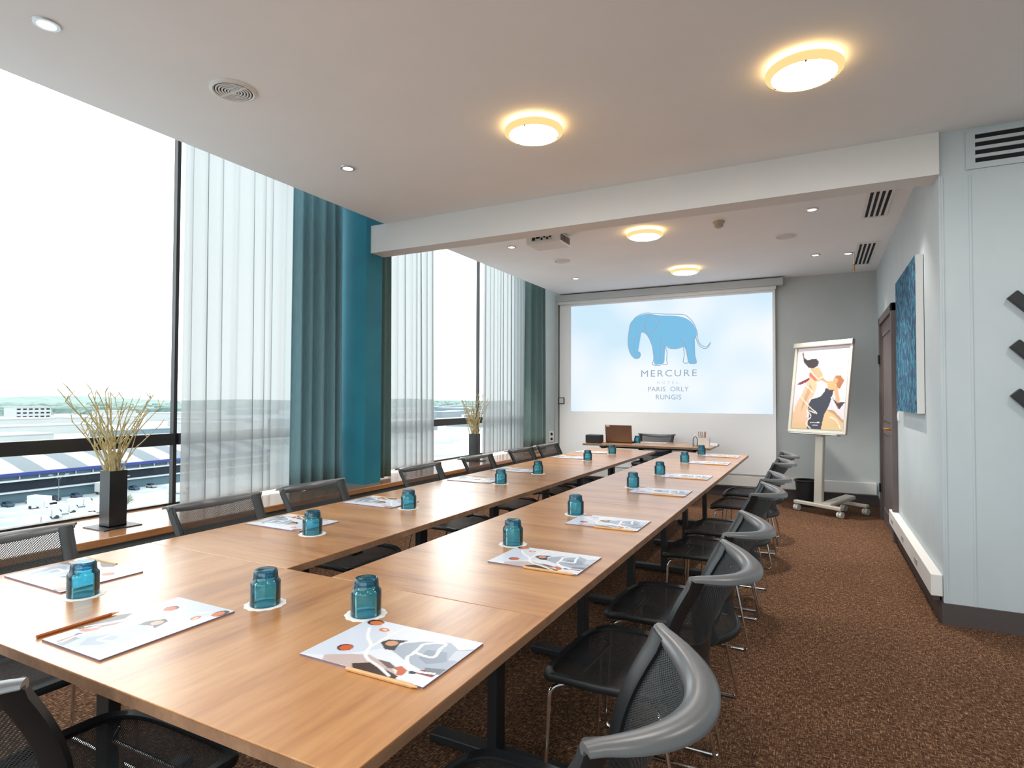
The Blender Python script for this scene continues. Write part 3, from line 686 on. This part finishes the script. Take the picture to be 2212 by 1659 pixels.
LY = [1.06, 1.95, 2.59, 3.64, 4.49, 5.34, 6.00]
RY = [1.08, 2.00, 2.62, 3.68, 4.33, 5.39, 6.09]
for i, y in enumerate(LY):
    copy_tree(proto, (-2.38, y, 0), -PI/2+rnd.uniform(-.03,.03), CH+ORD(6-i)+' of the window side from the presenter\'s table', GRP)
for i, y in enumerate(RY):
    copy_tree(proto, (-.58, y, 0), PI/2+rnd.uniform(-.03,.03)+(.03 if i == 0 else 0), CH+ORD(6-i)+' of the aisle side from the flipchart', GRP)
copy_tree(proto, (-2.055, 8.22, 0), PI, CH+'behind the presenter\'s table', GRP)

# ---------------------------------------------------------------- printed covers painted into vertex colours (flat print)
def paint_grid(nu, nv, bgc, shapes):
    U, V = np.meshgrid((np.arange(nu+1))/nu, (np.arange(nv+1))/nv)
    lin = lambda c: np.array(srgb(*c)[:3]); C_ = np.zeros(U.shape+(3,)); C_[:] = lin(bgc)
    asp = nu/nv
    for sh in shapes:
        k = sh[0]
        if k == 'ell': _, (cx, cy), rx, ry, col = sh; mask = ((U-cx)/rx)**2+((V-cy)/ry)**2 < 1
        elif k == 'poly':
            _, pl, col = sh; mask = np.zeros(U.shape, bool); n = len(pl)
            for i in range(n):
                (x1, y1), (x2, y2) = pl[i], pl[(i+1) % n]
                if y1 == y2: continue
                mask ^= ((y1 > V) != (y2 > V)) & (U < (x2-x1)*(V-y1)/(y2-y1)+x1)
        elif k == 'line':
            _, pl, w, col = sh; mask = np.zeros(U.shape, bool); pl = smooth2(pl, False, 4)
            for (x1, y1), (x2, y2) in zip(pl[:-1], pl[1:]):
                dx, dy = (x2-x1)*asp, y2-y1; l2 = dx*dx+dy*dy+1e-9
                tt = np.clip((((U-x1)*asp)*dx+(V-y1)*dy)/l2, 0, 1)
                mask |= ((U-x1)*asp-tt*dx)**2+((V-y1)-tt*dy)**2 < w*w
        elif k == 'shade':
            _, fn, a, col = sh; C_[:] = C_*(1-a*fn(U,V)[...,None])+lin(col)*(a*fn(U,V)[...,None]); continue
        C_[mask] = lin(col)
    return C_
def print_mesh(name, nu, nv, place, C_, m):
    mb = MB().grid(place, nu, nv); me = bpy.data.meshes.new(name); me.from_pydata(mb.v, [], mb.f); me.update()
    a = me.color_attributes.new('print', 'FLOAT_COLOR', 'POINT'); buf = np.ones((C_.shape[0]*C_.shape[1], 4), np.float32); buf[:, :3] = C_.reshape(-1, 3)
    a.data.foreach_set('color', buf.ravel()); me.materials.append(m); return me
PW, PH, PT = .355, .252, .0045
Wl = (240,242,246)
pad_shapes = [
 ('poly', [(.0,.0),(.2,.1),(.45,.45),(.3,.75),(.1,.98),(0,1)], (206,214,228)),
 ('poly', [(.5,.46),(.52,.64),(.62,.76),(.8,.86),(.91,.75),(1.0,.84),(1.0,.24),(.89,.23),(.71,.32)], (164,174,188)),
 ('poly', [(.72,.62),(.86,.66),(.94,.48),(.84,.36),(.74,.44)], (140,150,166)), ('poly', [(.9,.72),(1,.8),(1,.55),(.93,.52)], (196,202,212)),
 ('poly', [(.86,.3),(1,.36),(1,.24),(.9,.22)], (110,118,130)),
 ('poly', [(.16,.09),(.31,.22),(.43,.28),(.67,.17),(.78,.05),(.58,.02),(.36,0),(.2,0)], (196,178,174)),
 ('poly', [(.41,.07),(.52,.17),(.78,.06),(.79,0),(.46,0)], (74,54,46)), ('poly', [(.52,.24),(.62,.24),(.72,.17),(.66,.14)], (112,92,90)),
 ('poly', [(.36,.55),(.38,.64),(.52,.71),(.49,.62),(.53,.46),(.46,.44)], (66,56,58)), ('ell', (.44,.58), .045,.06, (206,150,118)),
 ('ell', (.09,.93), .07,.075, (60,40,34)), ('ell', (.105,.92), .055,.055, (214,120,62)), ('ell', (.24,.81), .042,.042, (206,124,84)), ('ell', (.245,.815), .022,.02, (236,214,200)),
 ('ell', (.20,.30), .058,.075, (80,52,44)), ('ell', (.208,.30), .047,.06, (206,96,48)),
 ('poly', [(.68,.17),(.72,.23),(.79,.18),(.80,.08),(.76,.07),(.73,.14)], (196,104,66)), ('poly', [(.83,.18),(.87,.26),(.98,.24),(.98,.17)], (128,48,44)), ('poly', [(.80,.18),(.84,.22),(.86,.16),(.82,.14)], (40,44,54)),
 ('line', [(.12,.78),(.22,.59),(.33,.46),(.38,.30),(.46,.20),(.59,.13),(.73,.03)], .016, Wl), ('line', [(.35,.44),(.34,.75),(.38,.97),(.47,.90)], .015, (246,240,226)),
 ('line', [(.64,.70),(.67,.50),(.67,.40),(.75,.27),(.84,.21),(.96,.24)], .017, Wl), ('line', [(.66,.52),(.82,.50),(.79,.69),(.78,.81),(.70,.78),(.64,.70)], .017, Wl)]
NU, NV = 150, 106
pad_print = print_mesh('cover_print', NU, NV, lambda u, v: (-PW/2+PW*u, -PH/2+PH*v, PT+.0004), paint_grid(NU, NV, (222,227,236), pad_shapes), M_print)
pad_body = MB().box(-PW/2,PW/2,-PH/2,PH/2, 0, PT).mesh('pages', M_padedge, False)
pad_cov = MB().box(-PW/2,PW/2,-PH/2,PH/2, PT, PT+.0003).mesh('cover_board', M_paper, False)
def put_pad(x, y, rz, label):
    t = thing('brochure_pad', label, 'notepad', (x, y, ZT), rz, 'printed brochure pads')
    link('pages', pad_body, t); link('cover_board', pad_cov, t); link('cover_print', pad_print, t)
pen_b = MB().tube([(-.1,0,.0045),(.078,0,.0045)], .0045, 6).mesh('barrel', M_pencil)
pen_b2 = MB().tube([(-.1,0,.0045),(.078,0,.0045)], .0045, 6).mesh('barrel', M_pencil2)
pen_t = MB().tube([(.078,0,.0045),(.094,0,.0045)], [.0044,.001], 8).mesh('sharpened_tip', M_pencil)
pen_l = MB().tube([(.094,0,.0045),(.099,0,.0045)], [.001,.0003], 6).mesh('lead', M_black)
def put_pencil(x, y, rz, label, dark=False, z=ZT):
    t = thing('pencil', label, 'pencil', (x, y, z), rz, 'wooden pencils')
    link('barrel', pen_b2 if dark else pen_b, t); link('sharpened_tip', pen_t, t); link('lead', pen_l, t)
# tumblers standing upside down on coasters
gp_out = [(.0415,0),(.0425,.0015),(.0425,.064),(.0415,.068),(.0375,.0725),(.0355,.075),(.0345,.086),(.0335,.096),(.0315,.1005),(.027,.102),(.020,.0995),(0,.0985)]
gp_in = [(.0395,0),(.0395,.062),(.038,.0665),(.034,.071),(.0315,.0745),(.0295,.078)]
tum_o = MB().lathe(gp_in[::-1]+gp_out, 32).mesh('wall', M_tum, True, 50)
tum_b = MB().lathe([(0,.079),(.0285,.0795),(.0315,.082),(.031,.092),(.027,.0975),(0,.0965)], 28).mesh('thick_base', M_tumb, True, 50)
coast = MB()
cv = []
for j in range(60):
    a = 2*PI*j/60; r = .058+.0018*math.cos(12*a); cv.append((r*math.cos(a), r*math.sin(a)))
coast.prism(cv, lambda a, b, h_: (a, b, h_), .0012); coast_me = coast.mesh('paper_coaster', M_coast)
def put_glass(x, y, lab):
    c = link('paper_coaster', coast_me); c.location = (x, y, ZT); c.rotation_euler = (0,0,rnd.uniform(0,1)); tag(c, 'white paper coaster '+lab, 'coaster', 'paper coasters')
    t = thing('blue_glass', 'upturned blue tumbler '+lab, 'glass', (x, y, ZT+.0012), rnd.uniform(0,6), 'upturned blue tumblers')
    link('wall', tum_o, t); link('thick_base', tum_b, t)
GRy = [1.310, 2.215, 2.935, 4.02, 4.80, 5.80, 6.72]; GLy = [1.03, 1.96, 2.66, 3.73, 4.36, 5.52, 6.30]
RP = [1.157, 2.055, 2.81, 3.895, 4.75, 5.855, 6.62]; LP = [1.132, 2.08, 2.73, 3.815, 4.48, 5.72, 6.385]
for i in range(7):
    lr = 'at the '+ORD(6-i)+' aisle side place from the presenter\'s table'; ll = 'at the '+ORD(6-i)+' window side place from the presenter\'s table'
    put_glass(-1.135, GRy[i], lr); put_glass(-2.01, GLy[i], ll)
    put_pad(-.916, RP[i], rnd.uniform(-.012,.012), 'printed brochure pad '+lr); put_pad(-2.262, LP[i], PI+rnd.uniform(-.03,.03), 'printed brochure pad '+ll)
    put_pencil(-.842, RP[i]-PH/2-.006, rnd.uniform(-.01,.01), 'pale wooden pencil against the pad '+lr)
    put_pencil(-2.355, LP[i]+PH/2+.006, PI, 'pale wooden pencil against the pad '+ll)
put_glass(-1.452, 1.235, 'at the place on the near end table')
put_pad(-1.597, .969, PI/2+PI+.0, 'printed brochure pad at the place on the near end table')
put_pencil(-1.752, .893, PI/2, 'orange brown pencil on the near end table', True)
put_glass(-2.19, 7.97, 'beside the laptop on the presenter\'s table')
put_pad(-2.00, 8.12, PI, 'printed brochure pad on the presenter\'s table')

# ---------------------------------------------------------------- presenter's table items
t = thing('desktop_speaker', 'black box speaker on the presenter\'s table', 'speaker', (-2.72, 7.74, ZT))
MB().box(-.105,.105,-.075,.075,.004,.112,.008).build('cabinet', M_speaker, t)
MB().box(-.095,.095,-.078,-.074,.014,.102,.003).build('grille', M_black, t)
for sx in (-.08,.08):
    for sy in (-.05,.05): MB().lathe([(.008,0),(.008,.005)], 10, (sx,sy), True).build('rubber_foot', M_black, t)
o = MB().tube(smooth3 if False else [(-2.61,7.76,ZT+.005),(-2.58,7.79,ZT+.005),(-2.54,7.80,ZT+.006),(-2.50,7.83,ZT+.006)], .004, 6).build('audio_cable', M_black); tag(o, 'short black cable between speaker and laptop', 'cable')
t = thing('laptop', 'open laptop with brown lid on the presenter\'s table', 'laptop', (-2.42, 7.88, ZT))
MB().box(-.185,.185, 0,.25, .002,.020,.004).build('keyboard_base', M_black, t)
Ml = Matrix.Translation((0,.0,.016)) @ Matrix.Rotation(math.radians(8),4,'X')
lid = MB().obox(Ml @ Matrix.Translation((0,0,.115)), .37, .010, .232, .004).build('lid', M_laptop, t)
MB().obox(Ml @ Matrix.Translation((-.145,-.0055,.218)), .05, .0012, .016).build('sticker', M_paper, lid, False)
MB().obox(Ml @ Matrix.Translation((0,.0052,.115)), .345, .001, .20).build('display', M_black, lid, False)
M_card = noise_mat('holder_speckled_card', srgb(232,230,224), srgb(150,150,160), 90, .7, lo=.62, hi=.68)
t = thing('pen_holder', 'white speckled pen box on the presenter\'s table', 'pen holder', (-1.285, 7.80, ZT))
ph_ = MB().box(-.065,.065,-.045,-.041,0,.115).box(-.065,.065,.041,.045,0,.115).box(-.065,-.061,-.041,.041,0,.115).box(.061,.065,-.041,.041,0,.115).box(-.061,.061,-.041,.041,0,.004)
ph_.build('box_wall', M_card, t, False)
M_pc = [mat('pencil_brown', srgb(150,84,40), .5), mat('pencil_red', srgb(150,50,36), .5), mat('pencil_ochre', srgb(190,130,60), .5)]
for k in range(5):
    x = -.035+.014*k; o = MB().tube([(0,0,0),(.012*(k-2)*.7,.004,.186)], .0045, 6).build('standing_pencil', M_pc[k % 3]); o.location = (-1.30+x, 7.80+.012*((k%2)*2-1), ZT+.0045)
    tag(o, 'coloured pencil standing in the white pen box', 'pencil', 'pencils in the pen box')
t = thing('water_bottle', 'small clear spray bottle beside the white pen box', 'bottle', (-1.405, 7.86, ZT))
MB().lathe([(0,0),(.030,0),(.032,.004),(.032,.09),(.026,.108),(.013,.12),(.013,.13)], 20).build('bottle_body', M_clear, t)
MB().lathe([(.015,.128),(.015,.148),(.006,.152),(.005,.172),(0,.172)], 16).build('cap', M_white, t)
for k, (x, y, a) in enumerate(((-1.235,8.07,.1), (-1.26,8.09,-.15))):
    o = MB().box(-.105,.105,-.148,.148,0,.012 if k == 0 else .006).build('paper_stack', M_paper, None, False); o.location = (x+.02-.06, y+.04, ZT+(0 if k == 0 else .012)); o.rotation_euler = (0,0,a)
    tag(o, ['lower thick stack of white paper behind the pen box', 'upper thin stack of white paper behind the pen box'][k], 'paper')

# ---------------------------------------------------------------- flipchart and bin
TH = -.633
t = thing('flipchart', 'mobile ivory flipchart stand with poster of two women in the corner', 'flipchart', (-.026, 7.85, 0), TH)
TL = Matrix.Translation((0,0,.946)) @ Matrix.Rotation(-.145, 4, 'X')   # board frame: leaning back
bd = MB(); bw, bh = .752, 1.10
bd2 = MB().obox(TL @ Matrix.Translation((0,.012,bh/2)), bw-.03, .014, bh-.02); board = bd2.build('board', M_flip, t, False)
fr = MB()
for s in (-1,1): fr.obox(TL @ Matrix.Translation((s*(bw/2-.016),0,bh/2)), .032, .036, bh, .006)
fr.obox(TL @ Matrix.Translation((0,0,.016)), bw-.06, .036, .032, .006)
fr.build('board_frame', M_flip, board)
MB().obox(TL @ Matrix.Translation((0,-.014,bh-.03)), bw+.0, .045, .062, .012).build('clamp_bar', M_flip, t)
for s in (-1,1): MB().obox(TL @ Matrix.Translation((s*bw/2,-.014,bh-.03)), .012, .05, .066, .004).build('clamp_end_cap', M_alu, t)
MB().obox(TL @ Matrix.Translation((0,-.035,-.012)), .62, .075, .012, .003).build('pen_tray', M_alu, t)
pos_shapes = [('poly', [(0,0),(1,0),(1,.05),(.5,.1),(0,.1)], (236,214,180)),
 ('poly', [(.0,.0),(.0,.2),(.18,.18),(.32,.13),(.33,0)], (226,190,144)), ('poly', [(.58,0),(.64,.24),(.8,.19),(1,.08),(1,0)], (230,198,150)), ('poly', [(.64,.24),(.8,.19),(1,.08),(1,.11),(.8,.23)], (196,156,112)),
 ('poly', [(.27,.64),(.43,.58),(.44,.51),(.39,.39),(.32,.36),(.28,.09),(.01,.04),(.04,.27),(.17,.44)], (232,194,160)), ('poly', [(.30,.55),(.36,.5),(.24,.3),(.16,.2),(.2,.36)], (206,164,130)),
 ('poly', [(.29,.74),(.45,.75),(.53,.68),(.55,.60),(.43,.57),(.28,.64)], (226,172,132)), ('poly', [(.5,.6),(.55,.62),(.64,.57),(.63,.55)], (210,156,120)), ('poly', [(.28,.7),(.44,.6),(.40,.58),(.27,.65)], (214,110,96)),
 ('poly', [(.03,.54),(.09,.57),(.29,.63),(.28,.6),(.18,.55)], (128,46,64)), ('line', [(.11,.94),(.12,.89),(.18,.85)], .008, (110,80,76)),
 ('poly', [(.12,.87),(.21,.85),(.38,.86),(.44,.82),(.43,.77),(.35,.74),(.24,.75),(.14,.82)], (62,52,56)),
 ('poly', [(.63,.58),(.75,.58),(.84,.5),(.88,.4),(.91,.3),(.87,.22),(.83,.3),(.82,.37),(.77,.47),(.66,.47)], (226,176,128)),
 ('poly', [(.74,.59),(.79,.64),(.88,.64),(.95,.58),(.88,.48),(.83,.50),(.81,.54)], (176,116,74)), ('ell', (.79,.58), .045,.035, (224,164,122)),
 ('poly', [(.62,.5),(.70,.47),(.77,.47),(.75,.39),(.71,.29),(.63,.18),(.59,.0),(.32,.0),(.34,.16),(.3,.28),(.36,.36),(.53,.39),(.6,.45)], (56,58,74)),
 ('poly', [(.75,.38),(.86,.32),(1.0,.33),(.9,.24)], (62,64,80)),
 ('line', [(.27,.72),(.45,.61),(.52,.63)], .006, (246,236,226)), ('line', [(.03,.47),(.31,.28),(.49,.19),(.34,.22)], .006, (250,240,228)), ('line', [(.18,.56),(.38,.44)], .006, (250,240,228)),
 ('line', [(.29,.22),(.38,.15),(.29,.07),(.4,.0)], .006, (250,240,228)), ('line', [(.74,.38),(.8,.3),(.87,.24)], .007, (246,244,240)), ('line', [(.75,.15),(.87,.11),(.95,.02)], .006, (250,244,232)),
 ('line', [(.38,.075),(.55,.08)], .006, (236,236,238)), ('line', [(.42,.045),(.52,.047)], .004, (220,220,226)), ('line', [(.36,.915),(.9,.925)], .005, (206,196,208))]
pm = print_mesh('poster_print', 90, 130, lambda u, v: TL @ Vector((-.335+.67*u, -.006, .05+.985*v)), paint_grid(90, 130, (232,222,232), pos_shapes), M_poster)
bk = MB().obox(TL @ Matrix.Translation((0,-.002,.5425)), .67, .004, .985).build('poster_sheet', M_paper, t, False)
link('poster_print', pm, bk)
pb = MB().obox(Matrix.Translation((-.005,.065,.53)) @ Matrix.Rotation(-.05,4,'X'), .105, .05, .86, .012); pb.build('post', M_flip, t)
MB().obox(TL @ Matrix.Translation((0,.045,.30)), .105, .05, .66, .01).build('post_sleeve', M_flip, t)
MB().box(-.31,.30, -.005,.060, .085,.125,.008).build('front_foot', M_flip, t)
MB().obox(Matrix.Translation((.10,.25,.155)) @ Matrix.Rotation(.14,4,'X'), .13, .46, .045, .012).build('rear_foot', M_flip, t)
MB().box(-.02,.30, .46,.52, .085,.12,.008).build('rear_crossbar', M_flip, t)
for (x, y) in ((-.285,.03), (.275,.03), (.0,.49), (.275,.49)):
    c = MB().lathe([(.012,.062),(.012,.09)], 12, (x,y), True).build('caster_stem', M_alu, t)
    for dx in (-.016,.016): MB().tube([(x+dx-.012,y,.036),(x+dx+.012,y,.036)], .036, 20).build('caster_wheel', M_white, c)
t = thing('waste_bin', 'black waste bin standing behind the flipchart post', 'bin', (-.13, 8.40, 0))
MB().lathe([(0,.004),(.105,.004),(.105,0),(.108,0),(.140,.31),(.132,.31),(.102,.012),(0,.012)], 36).build('bin_body', M_bin, t)
MB().lathe([(.134,.31),(.152,.312),(.156,.322),(.150,.332),(.132,.330),(.130,.322)], 36).build('bin_rim', M_bin, t)

# ---------------------------------------------------------------- vases with dried branches on the sill
def vase(loc, label, seed, plate):
    r = random.Random(seed)
    t = thing('vase', label, 'vase', loc, 0, 'square black vases')
    w = .053; H = .352
    body = MB()
    for (a,b,c_,d_) in ((-w,w,-w,-w+.005),(-w,w,w-.005,w),(-w,-w+.005,-w+.005,w-.005),(w-.005,w,-w+.005,w-.005)): body.box(a,b,c_,d_,.006,H)
    body.box(-w,w,-w,w,.006,.012)
    body.build('vase_body', M_vaseb, t, False)
    MB().box(-.115,.115,-.115,.115,0,.006).build('base_plate', M_black, t, False)
    for k in range(36):
        a = r.uniform(0, 2*PI); sp_ = r.uniform(.05,.30); hh = r.uniform(.62,.86)
        bx, by = r.uniform(-.028,.028), r.uniform(-.028,.028)
        tx, ty = bx+math.cos(a)*sp_*.55, by+math.sin(a)*sp_
        pts = []
        wv = r.uniform(-.03,.03)
        for q in range(9):
            s = q/8; e_ = max(0., (s-.36)/.64)**1.25
            pts.append((bx+(tx-bx)*e_+wv*math.sin(e_*5)*.5, by+(ty-by)*e_+wv*math.sin(e_*4), .03+(hh-.03)*s))
        br = MB().tube(pts, [.0062-.0036*q/8 for q in range(9)], 5).build('branch', M_branch, t)
        for s in range(r.randint(2,4)):
            q = r.randint(5,8); b0 = Vector(pts[q]); an = r.uniform(0,2*PI); ln = r.uniform(.03,.08)
            MB().tube([b0, b0+Vector((math.cos(an)*ln*.5, math.sin(an)*ln*.6, ln*.8))], [.0034,.0018], 4).build('twig', M_branch, br)
vase((-3.945, 2.185, ZS), 'square black vase of dried branches before the bare window', 21, True)
vase((-3.945, 6.60, ZS), 'square black vase of dried branches beside the far mullion', 22, True)

# ---------------------------------------------------------------- outdoors, seen from an upper floor
GZ = -32.0
M_ground = noise_mat('asphalt_pale', srgb(112,124,130), srgb(176,182,184), .045, .9, detail=6)
g = MB().box(-4200, 900, -2600, 4200, GZ-1, GZ).build('city_ground', M_ground, None, False); tag(g, 'pale ground of the business park below the windows', 'ground', kind='structure')
M_wblue = mat('fascia_blue', srgb(14,34,104), .5); M_wdark = mat('facade_dark_glass', srgb(16,28,40), .5, spec=.2); M_wwhite = mat('facade_white', srgb(158,166,170), .6)
M_wgrey = mat('facade_teal_grey', srgb(58,84,96), .6); M_roofw = mat('roof_white', srgb(146,152,156), .7); M_roofg = mat('roof_grey', srgb(88,98,104), .7)
w = thing('warehouse', 'long warehouse with blue fascia and vaulted striped roof', 'building', (-222, 40, GZ))
WL = 150
MB().box(-60, 0, 0, WL, 0, 3.4).build('ground_floor', M_wgrey, w, False)
MB().box(-60, -.5, 0, WL, 3.4, 6.9).build('upper_facade', M_wdark, w, False)
for z in (3.3, 6.8): MB().box(-1, 1.2, 0, WL, z, z+.45).build('canopy_ledge', M_wwhite, w, False)
MB().box(-60, -.8, 0, WL, 6.9, 8.4).build('top_floor', M_wgrey, w, False)
for k in range(28): MB().box(-.9, -.3, 2+k*5.3, 2.3+k*5.3, 7.25, 8.4).build('facade_post', M_wwhite, w, False)
MB().box(-60.5, .6, 0, WL, 8.4, 9.4).build('blue_fascia', M_wblue, w, False)
pw = WL/24.
rp1 = None
for k in range(24):
    for half in (0, 1):
        def rf(u, v, half=half):
            s = half*.5+u*.5; return (-.5-58*s, v*pw, 9.4+6.0*math.sin(PI*(.06+.88*s)) - 1.1 + (.25 if half else 0))
        key = 'roof_me_%d_%d' % (half, k % 2)
        me = bpy.data.meshes.get(key) or MB().grid(rf, 6, 1).mesh(key, M_roofg if (k+half) % 2 else M_roofw, True)
        o = link('roof_panel', me, w); o.location = (0, k*pw, 0)
def shed(x, y, sx, sy, hz, m, label, name='industrial_shed', grp='industrial sheds in the distance', bands=0):
    t = thing(name, label, 'building', (x, y, GZ), 0, grp)
    MB().box(-sx/2,sx/2,-sy/2,sy/2,0,hz).build('wall', m, t, False)
    MB().box(-sx/2-.4,sx/2+.4,-sy/2-.4,sy/2+.4,hz,hz+.7).build('roof', M_roofw, t, False)
    for k in range(bands):
        z = hz*(k+.35)/bands
        for q in range(6): MB().box(sx/2, sx/2+.2, -sy/2+sy*(q+.2)/6, -sy/2+sy*(q+.8)/6, z, z+hz*.4/bands).build('window', M_wdark, t, False)
Msh = [mat('shed_white', srgb(156,160,160), .7), mat('shed_grey', srgb(112,122,128), .7), mat('shed_blue_grey', srgb(88,110,122), .7)]
shed(-900, 392, 30, 38, 19, Msh[0], 'white apartment block before the far treeline', 'apartment_block', None, 4)
rb = random.Random(5); placed = [(-900,392,60)]
for k in range(110):
    x = -rb.uniform(340, 1080); ang = rb.uniform(.36, 1.9)
    if k % 3 == 0: ang = rb.uniform(.36, .75)
    if k % 3 == 1: ang = rb.uniform(1.25, 1.75)
    y = -x*ang
    if x > -400 and y < 260: continue
    sx_, sy_ = rb.uniform(25,60), rb.uniform(30,90)
    rad = math.hypot(sx_, sy_)/2+3
    if any(math.hypot(x-a, y-b) < rad+c_ for a, b, c_ in placed): continue
    placed.append((x, y, rad))
    shed(x, y, sx_, sy_, rb.uniform(5,11), Msh[k % 3], ['white','grey','blue grey'][k % 3]+' low industrial shed in the hazy district beyond the warehouse')
# parked vehicles in the yard
M_van = mat('van_white', srgb(176,178,178), .5); M_tyre = mat('tyre', (.02,.02,.02,1), .8)
def truck(x, y, rz, ln, hh, label):
    t = thing('parked_truck', label, 'truck', (x, y, GZ), rz, 'parked white trucks')
    MB().box(-ln/2, ln/2-2.2, -1.2, 1.2, .9, hh, .05).build('cargo_box', M_van, t)
    cb = MB().prism([(ln/2-2.1,.6),(ln/2,.6),(ln/2,1.6),(ln/2-.6,2.5),(ln/2-2.1,2.5)], lambda a, b, h_: (a, -1.1+h_, b), 2.2).build('cab', M_van, t, False)
    MB().box(ln/2-1.0, ln/2+.02, -1.0, 1.0, 1.55, 2.2).build('windscreen', M_wdark, cb, False)
    for xx in (-ln/2+1.2, ln/2-1.0):
        for yy in (-1.1, 1.1): MB().tube([(xx,yy-.12,.48),(xx,yy+.12,.48)], .48, 14).build('wheel', M_tyre, t)
for k, (x, y, rz, ln, hh) in enumerate(((-204,93,.2,9,3.9), (-214,117,.1,11,4.1), (-186,86,1.3,6,2.9), (-190,92,1.4,6,2.9), (-178,80,1.2,6,2.8), (-198,100,1.3,6,2.7), (-184,98,1.5,6,2.8), (-172,88,1.4,6,2.9), (-196,130,.4,7,3.2))):
    truck(x, y, rz, ln, hh, 'white box truck parked in the yard before the warehouse' if ln > 8 else 'small white van parked in the yard before the warehouse')
M_cars = [mat('car_dark', srgb(40,46,54), .35), mat('car_silver', srgb(130,136,142), .35), mat('car_blue', srgb(44,70,96), .35)]
def car(x, y, rz, k, label):
    t = thing('parked_car', label, 'car', (x, y, GZ), rz, 'parked cars by the warehouse')
    MB().prism([(-2.1,.3),(2.1,.3),(2.1,.75),(1.2,.9),(-2.0,.95)], lambda a, b, h_: (a, -.85+h_, b), 1.7).build('car_body', M_cars[k], t, False)
    MB().prism([(-1.7,.93),(1.0,.9),(.4,1.45),(-1.3,1.45)], lambda a, b, h_: (a, -.75+h_, b), 1.5).build('cabin', M_wdark, t, False)
    for xx in (-1.3, 1.3):
        for yy in (-.8, .8): MB().tube([(xx,yy-.1,.32),(xx,yy+.1,.32)], .32, 12).build('wheel', M_tyre, t)
for k in (0, 1, 2, 3, 4, 7, 8):
    car(-217.5, 84+k*6.2, .05, (k*2) % 3, ['dark','silver','blue'][(k*2) % 3]+' car parked along the warehouse front')
def street_lamp(x, y, hh):
    t = thing('street_lamp', 'tall double armed street lamp in the yard below', 'street lamp', (x, y, GZ), 1.2, 'street lamps in the yard')
    MB().tube([(0,0,0),(0,0,hh-1.5)], [.14,.08], 8).build('pole', M_roofg, t)
    for s in (-1,1):
        MB().tube([(0,0,hh-1.6),(s*1.0,0,hh-.5),(s*1.7,0,hh)], .07, 6).build('arm', M_roofg, t)
        MB().box(s*2.1-.5,s*2.1+.5,-.15,.15,hh-.08,hh+.1).build('lamp_head', M_wwhite, t, False)
street_lamp(-214, 102, 8.5); street_lamp(-222+8, 148, 8.5); street_lamp(-216, 122, 5.5)
M_tree = noise_mat('bare_tree', srgb(120,128,116), srgb(150,156,140), 1.5, .9)
def blob_tree(x, y, hh, label):
    t = thing('yard_tree', label, 'tree', (x, y, GZ), 0, 'trees in the yard')
    MB().tube([(0,0,0),(0,0,hh*.6)], [.2,.1], 6).build('trunk', M_tree, t)
    r = random.Random(int(-x*7+y)); cr_ = MB()
    for k in range(60):
        a = r.uniform(0,2*PI); e_ = r.uniform(.1,1.35); ln = hh*r.uniform(.35,.55); z0 = hh*r.uniform(.3,.55)
        tip = (math.cos(a)*math.cos(e_)*ln, math.sin(a)*math.cos(e_)*ln, z0+math.sin(e_)*ln)
        cr_.tube([(0,0,z0), tip], [.09,.03], 4); 
        for q in range(3):
            b = Vector(tip)*(.55+.15*q)+Vector((0,0,z0*(.45-.15*q))); cr_.tube([b, b+Vector((r.uniform(-1,1),r.uniform(-1,1),r.uniform(0,1)))], [.05,.02], 3)
    cr_.build('crown', M_tree, t)
for (x, y, hh) in ((-200,140,6.5), (-181,104,5.0), (-206,152,6)): blob_tree(x, y, hh, 'bare pale tree in the yard below the window')
# treeline on the horizon (uncountable)
M_far = noise_mat('treeline_green', srgb(92,112,108), srgb(112,130,124), .02, 1.)
tl = MB(); rt_ = random.Random(9)
for k in range(900):
    x = -rt_.uniform(1180, 2300); y = -x*rt_.uniform(.25, 2.6); s = rt_.uniform(9, 20); hh = rt_.uniform(8, 16)
    v = [(x+s*math.cos(a), y+s*math.sin(a)*1.6, GZ) for a in [i*PI/3 for i in range(6)]]+[(x+s*.8*math.cos(a+.5), y+s*1.3*math.sin(a+.5), GZ+hh*.65) for a in [i*PI/3 for i in range(6)]]+[(x, y, GZ+hh)]
    tl.add(v, [(i,(i+1)%6,6+(i+1)%6,6+i) for i in range(6)]+[(6+i,6+(i+1)%6,12) for i in range(6)])
o = tl.build('far_treeline', M_far, None, True, 180); tag(o, 'hazy green treeline along the horizon', 'trees', kind='stuff')
hl = MB().grid(lambda u, v: (-2600-900*v, -1500+6500*u, GZ+v*34*(.6+.3*math.sin(u*17)+.2*math.sin(u*41))), 60, 4).build('distant_hill', M_far, None, True, 180); tag(hl, 'low hazy hill on the horizon', 'hill', kind='structure')
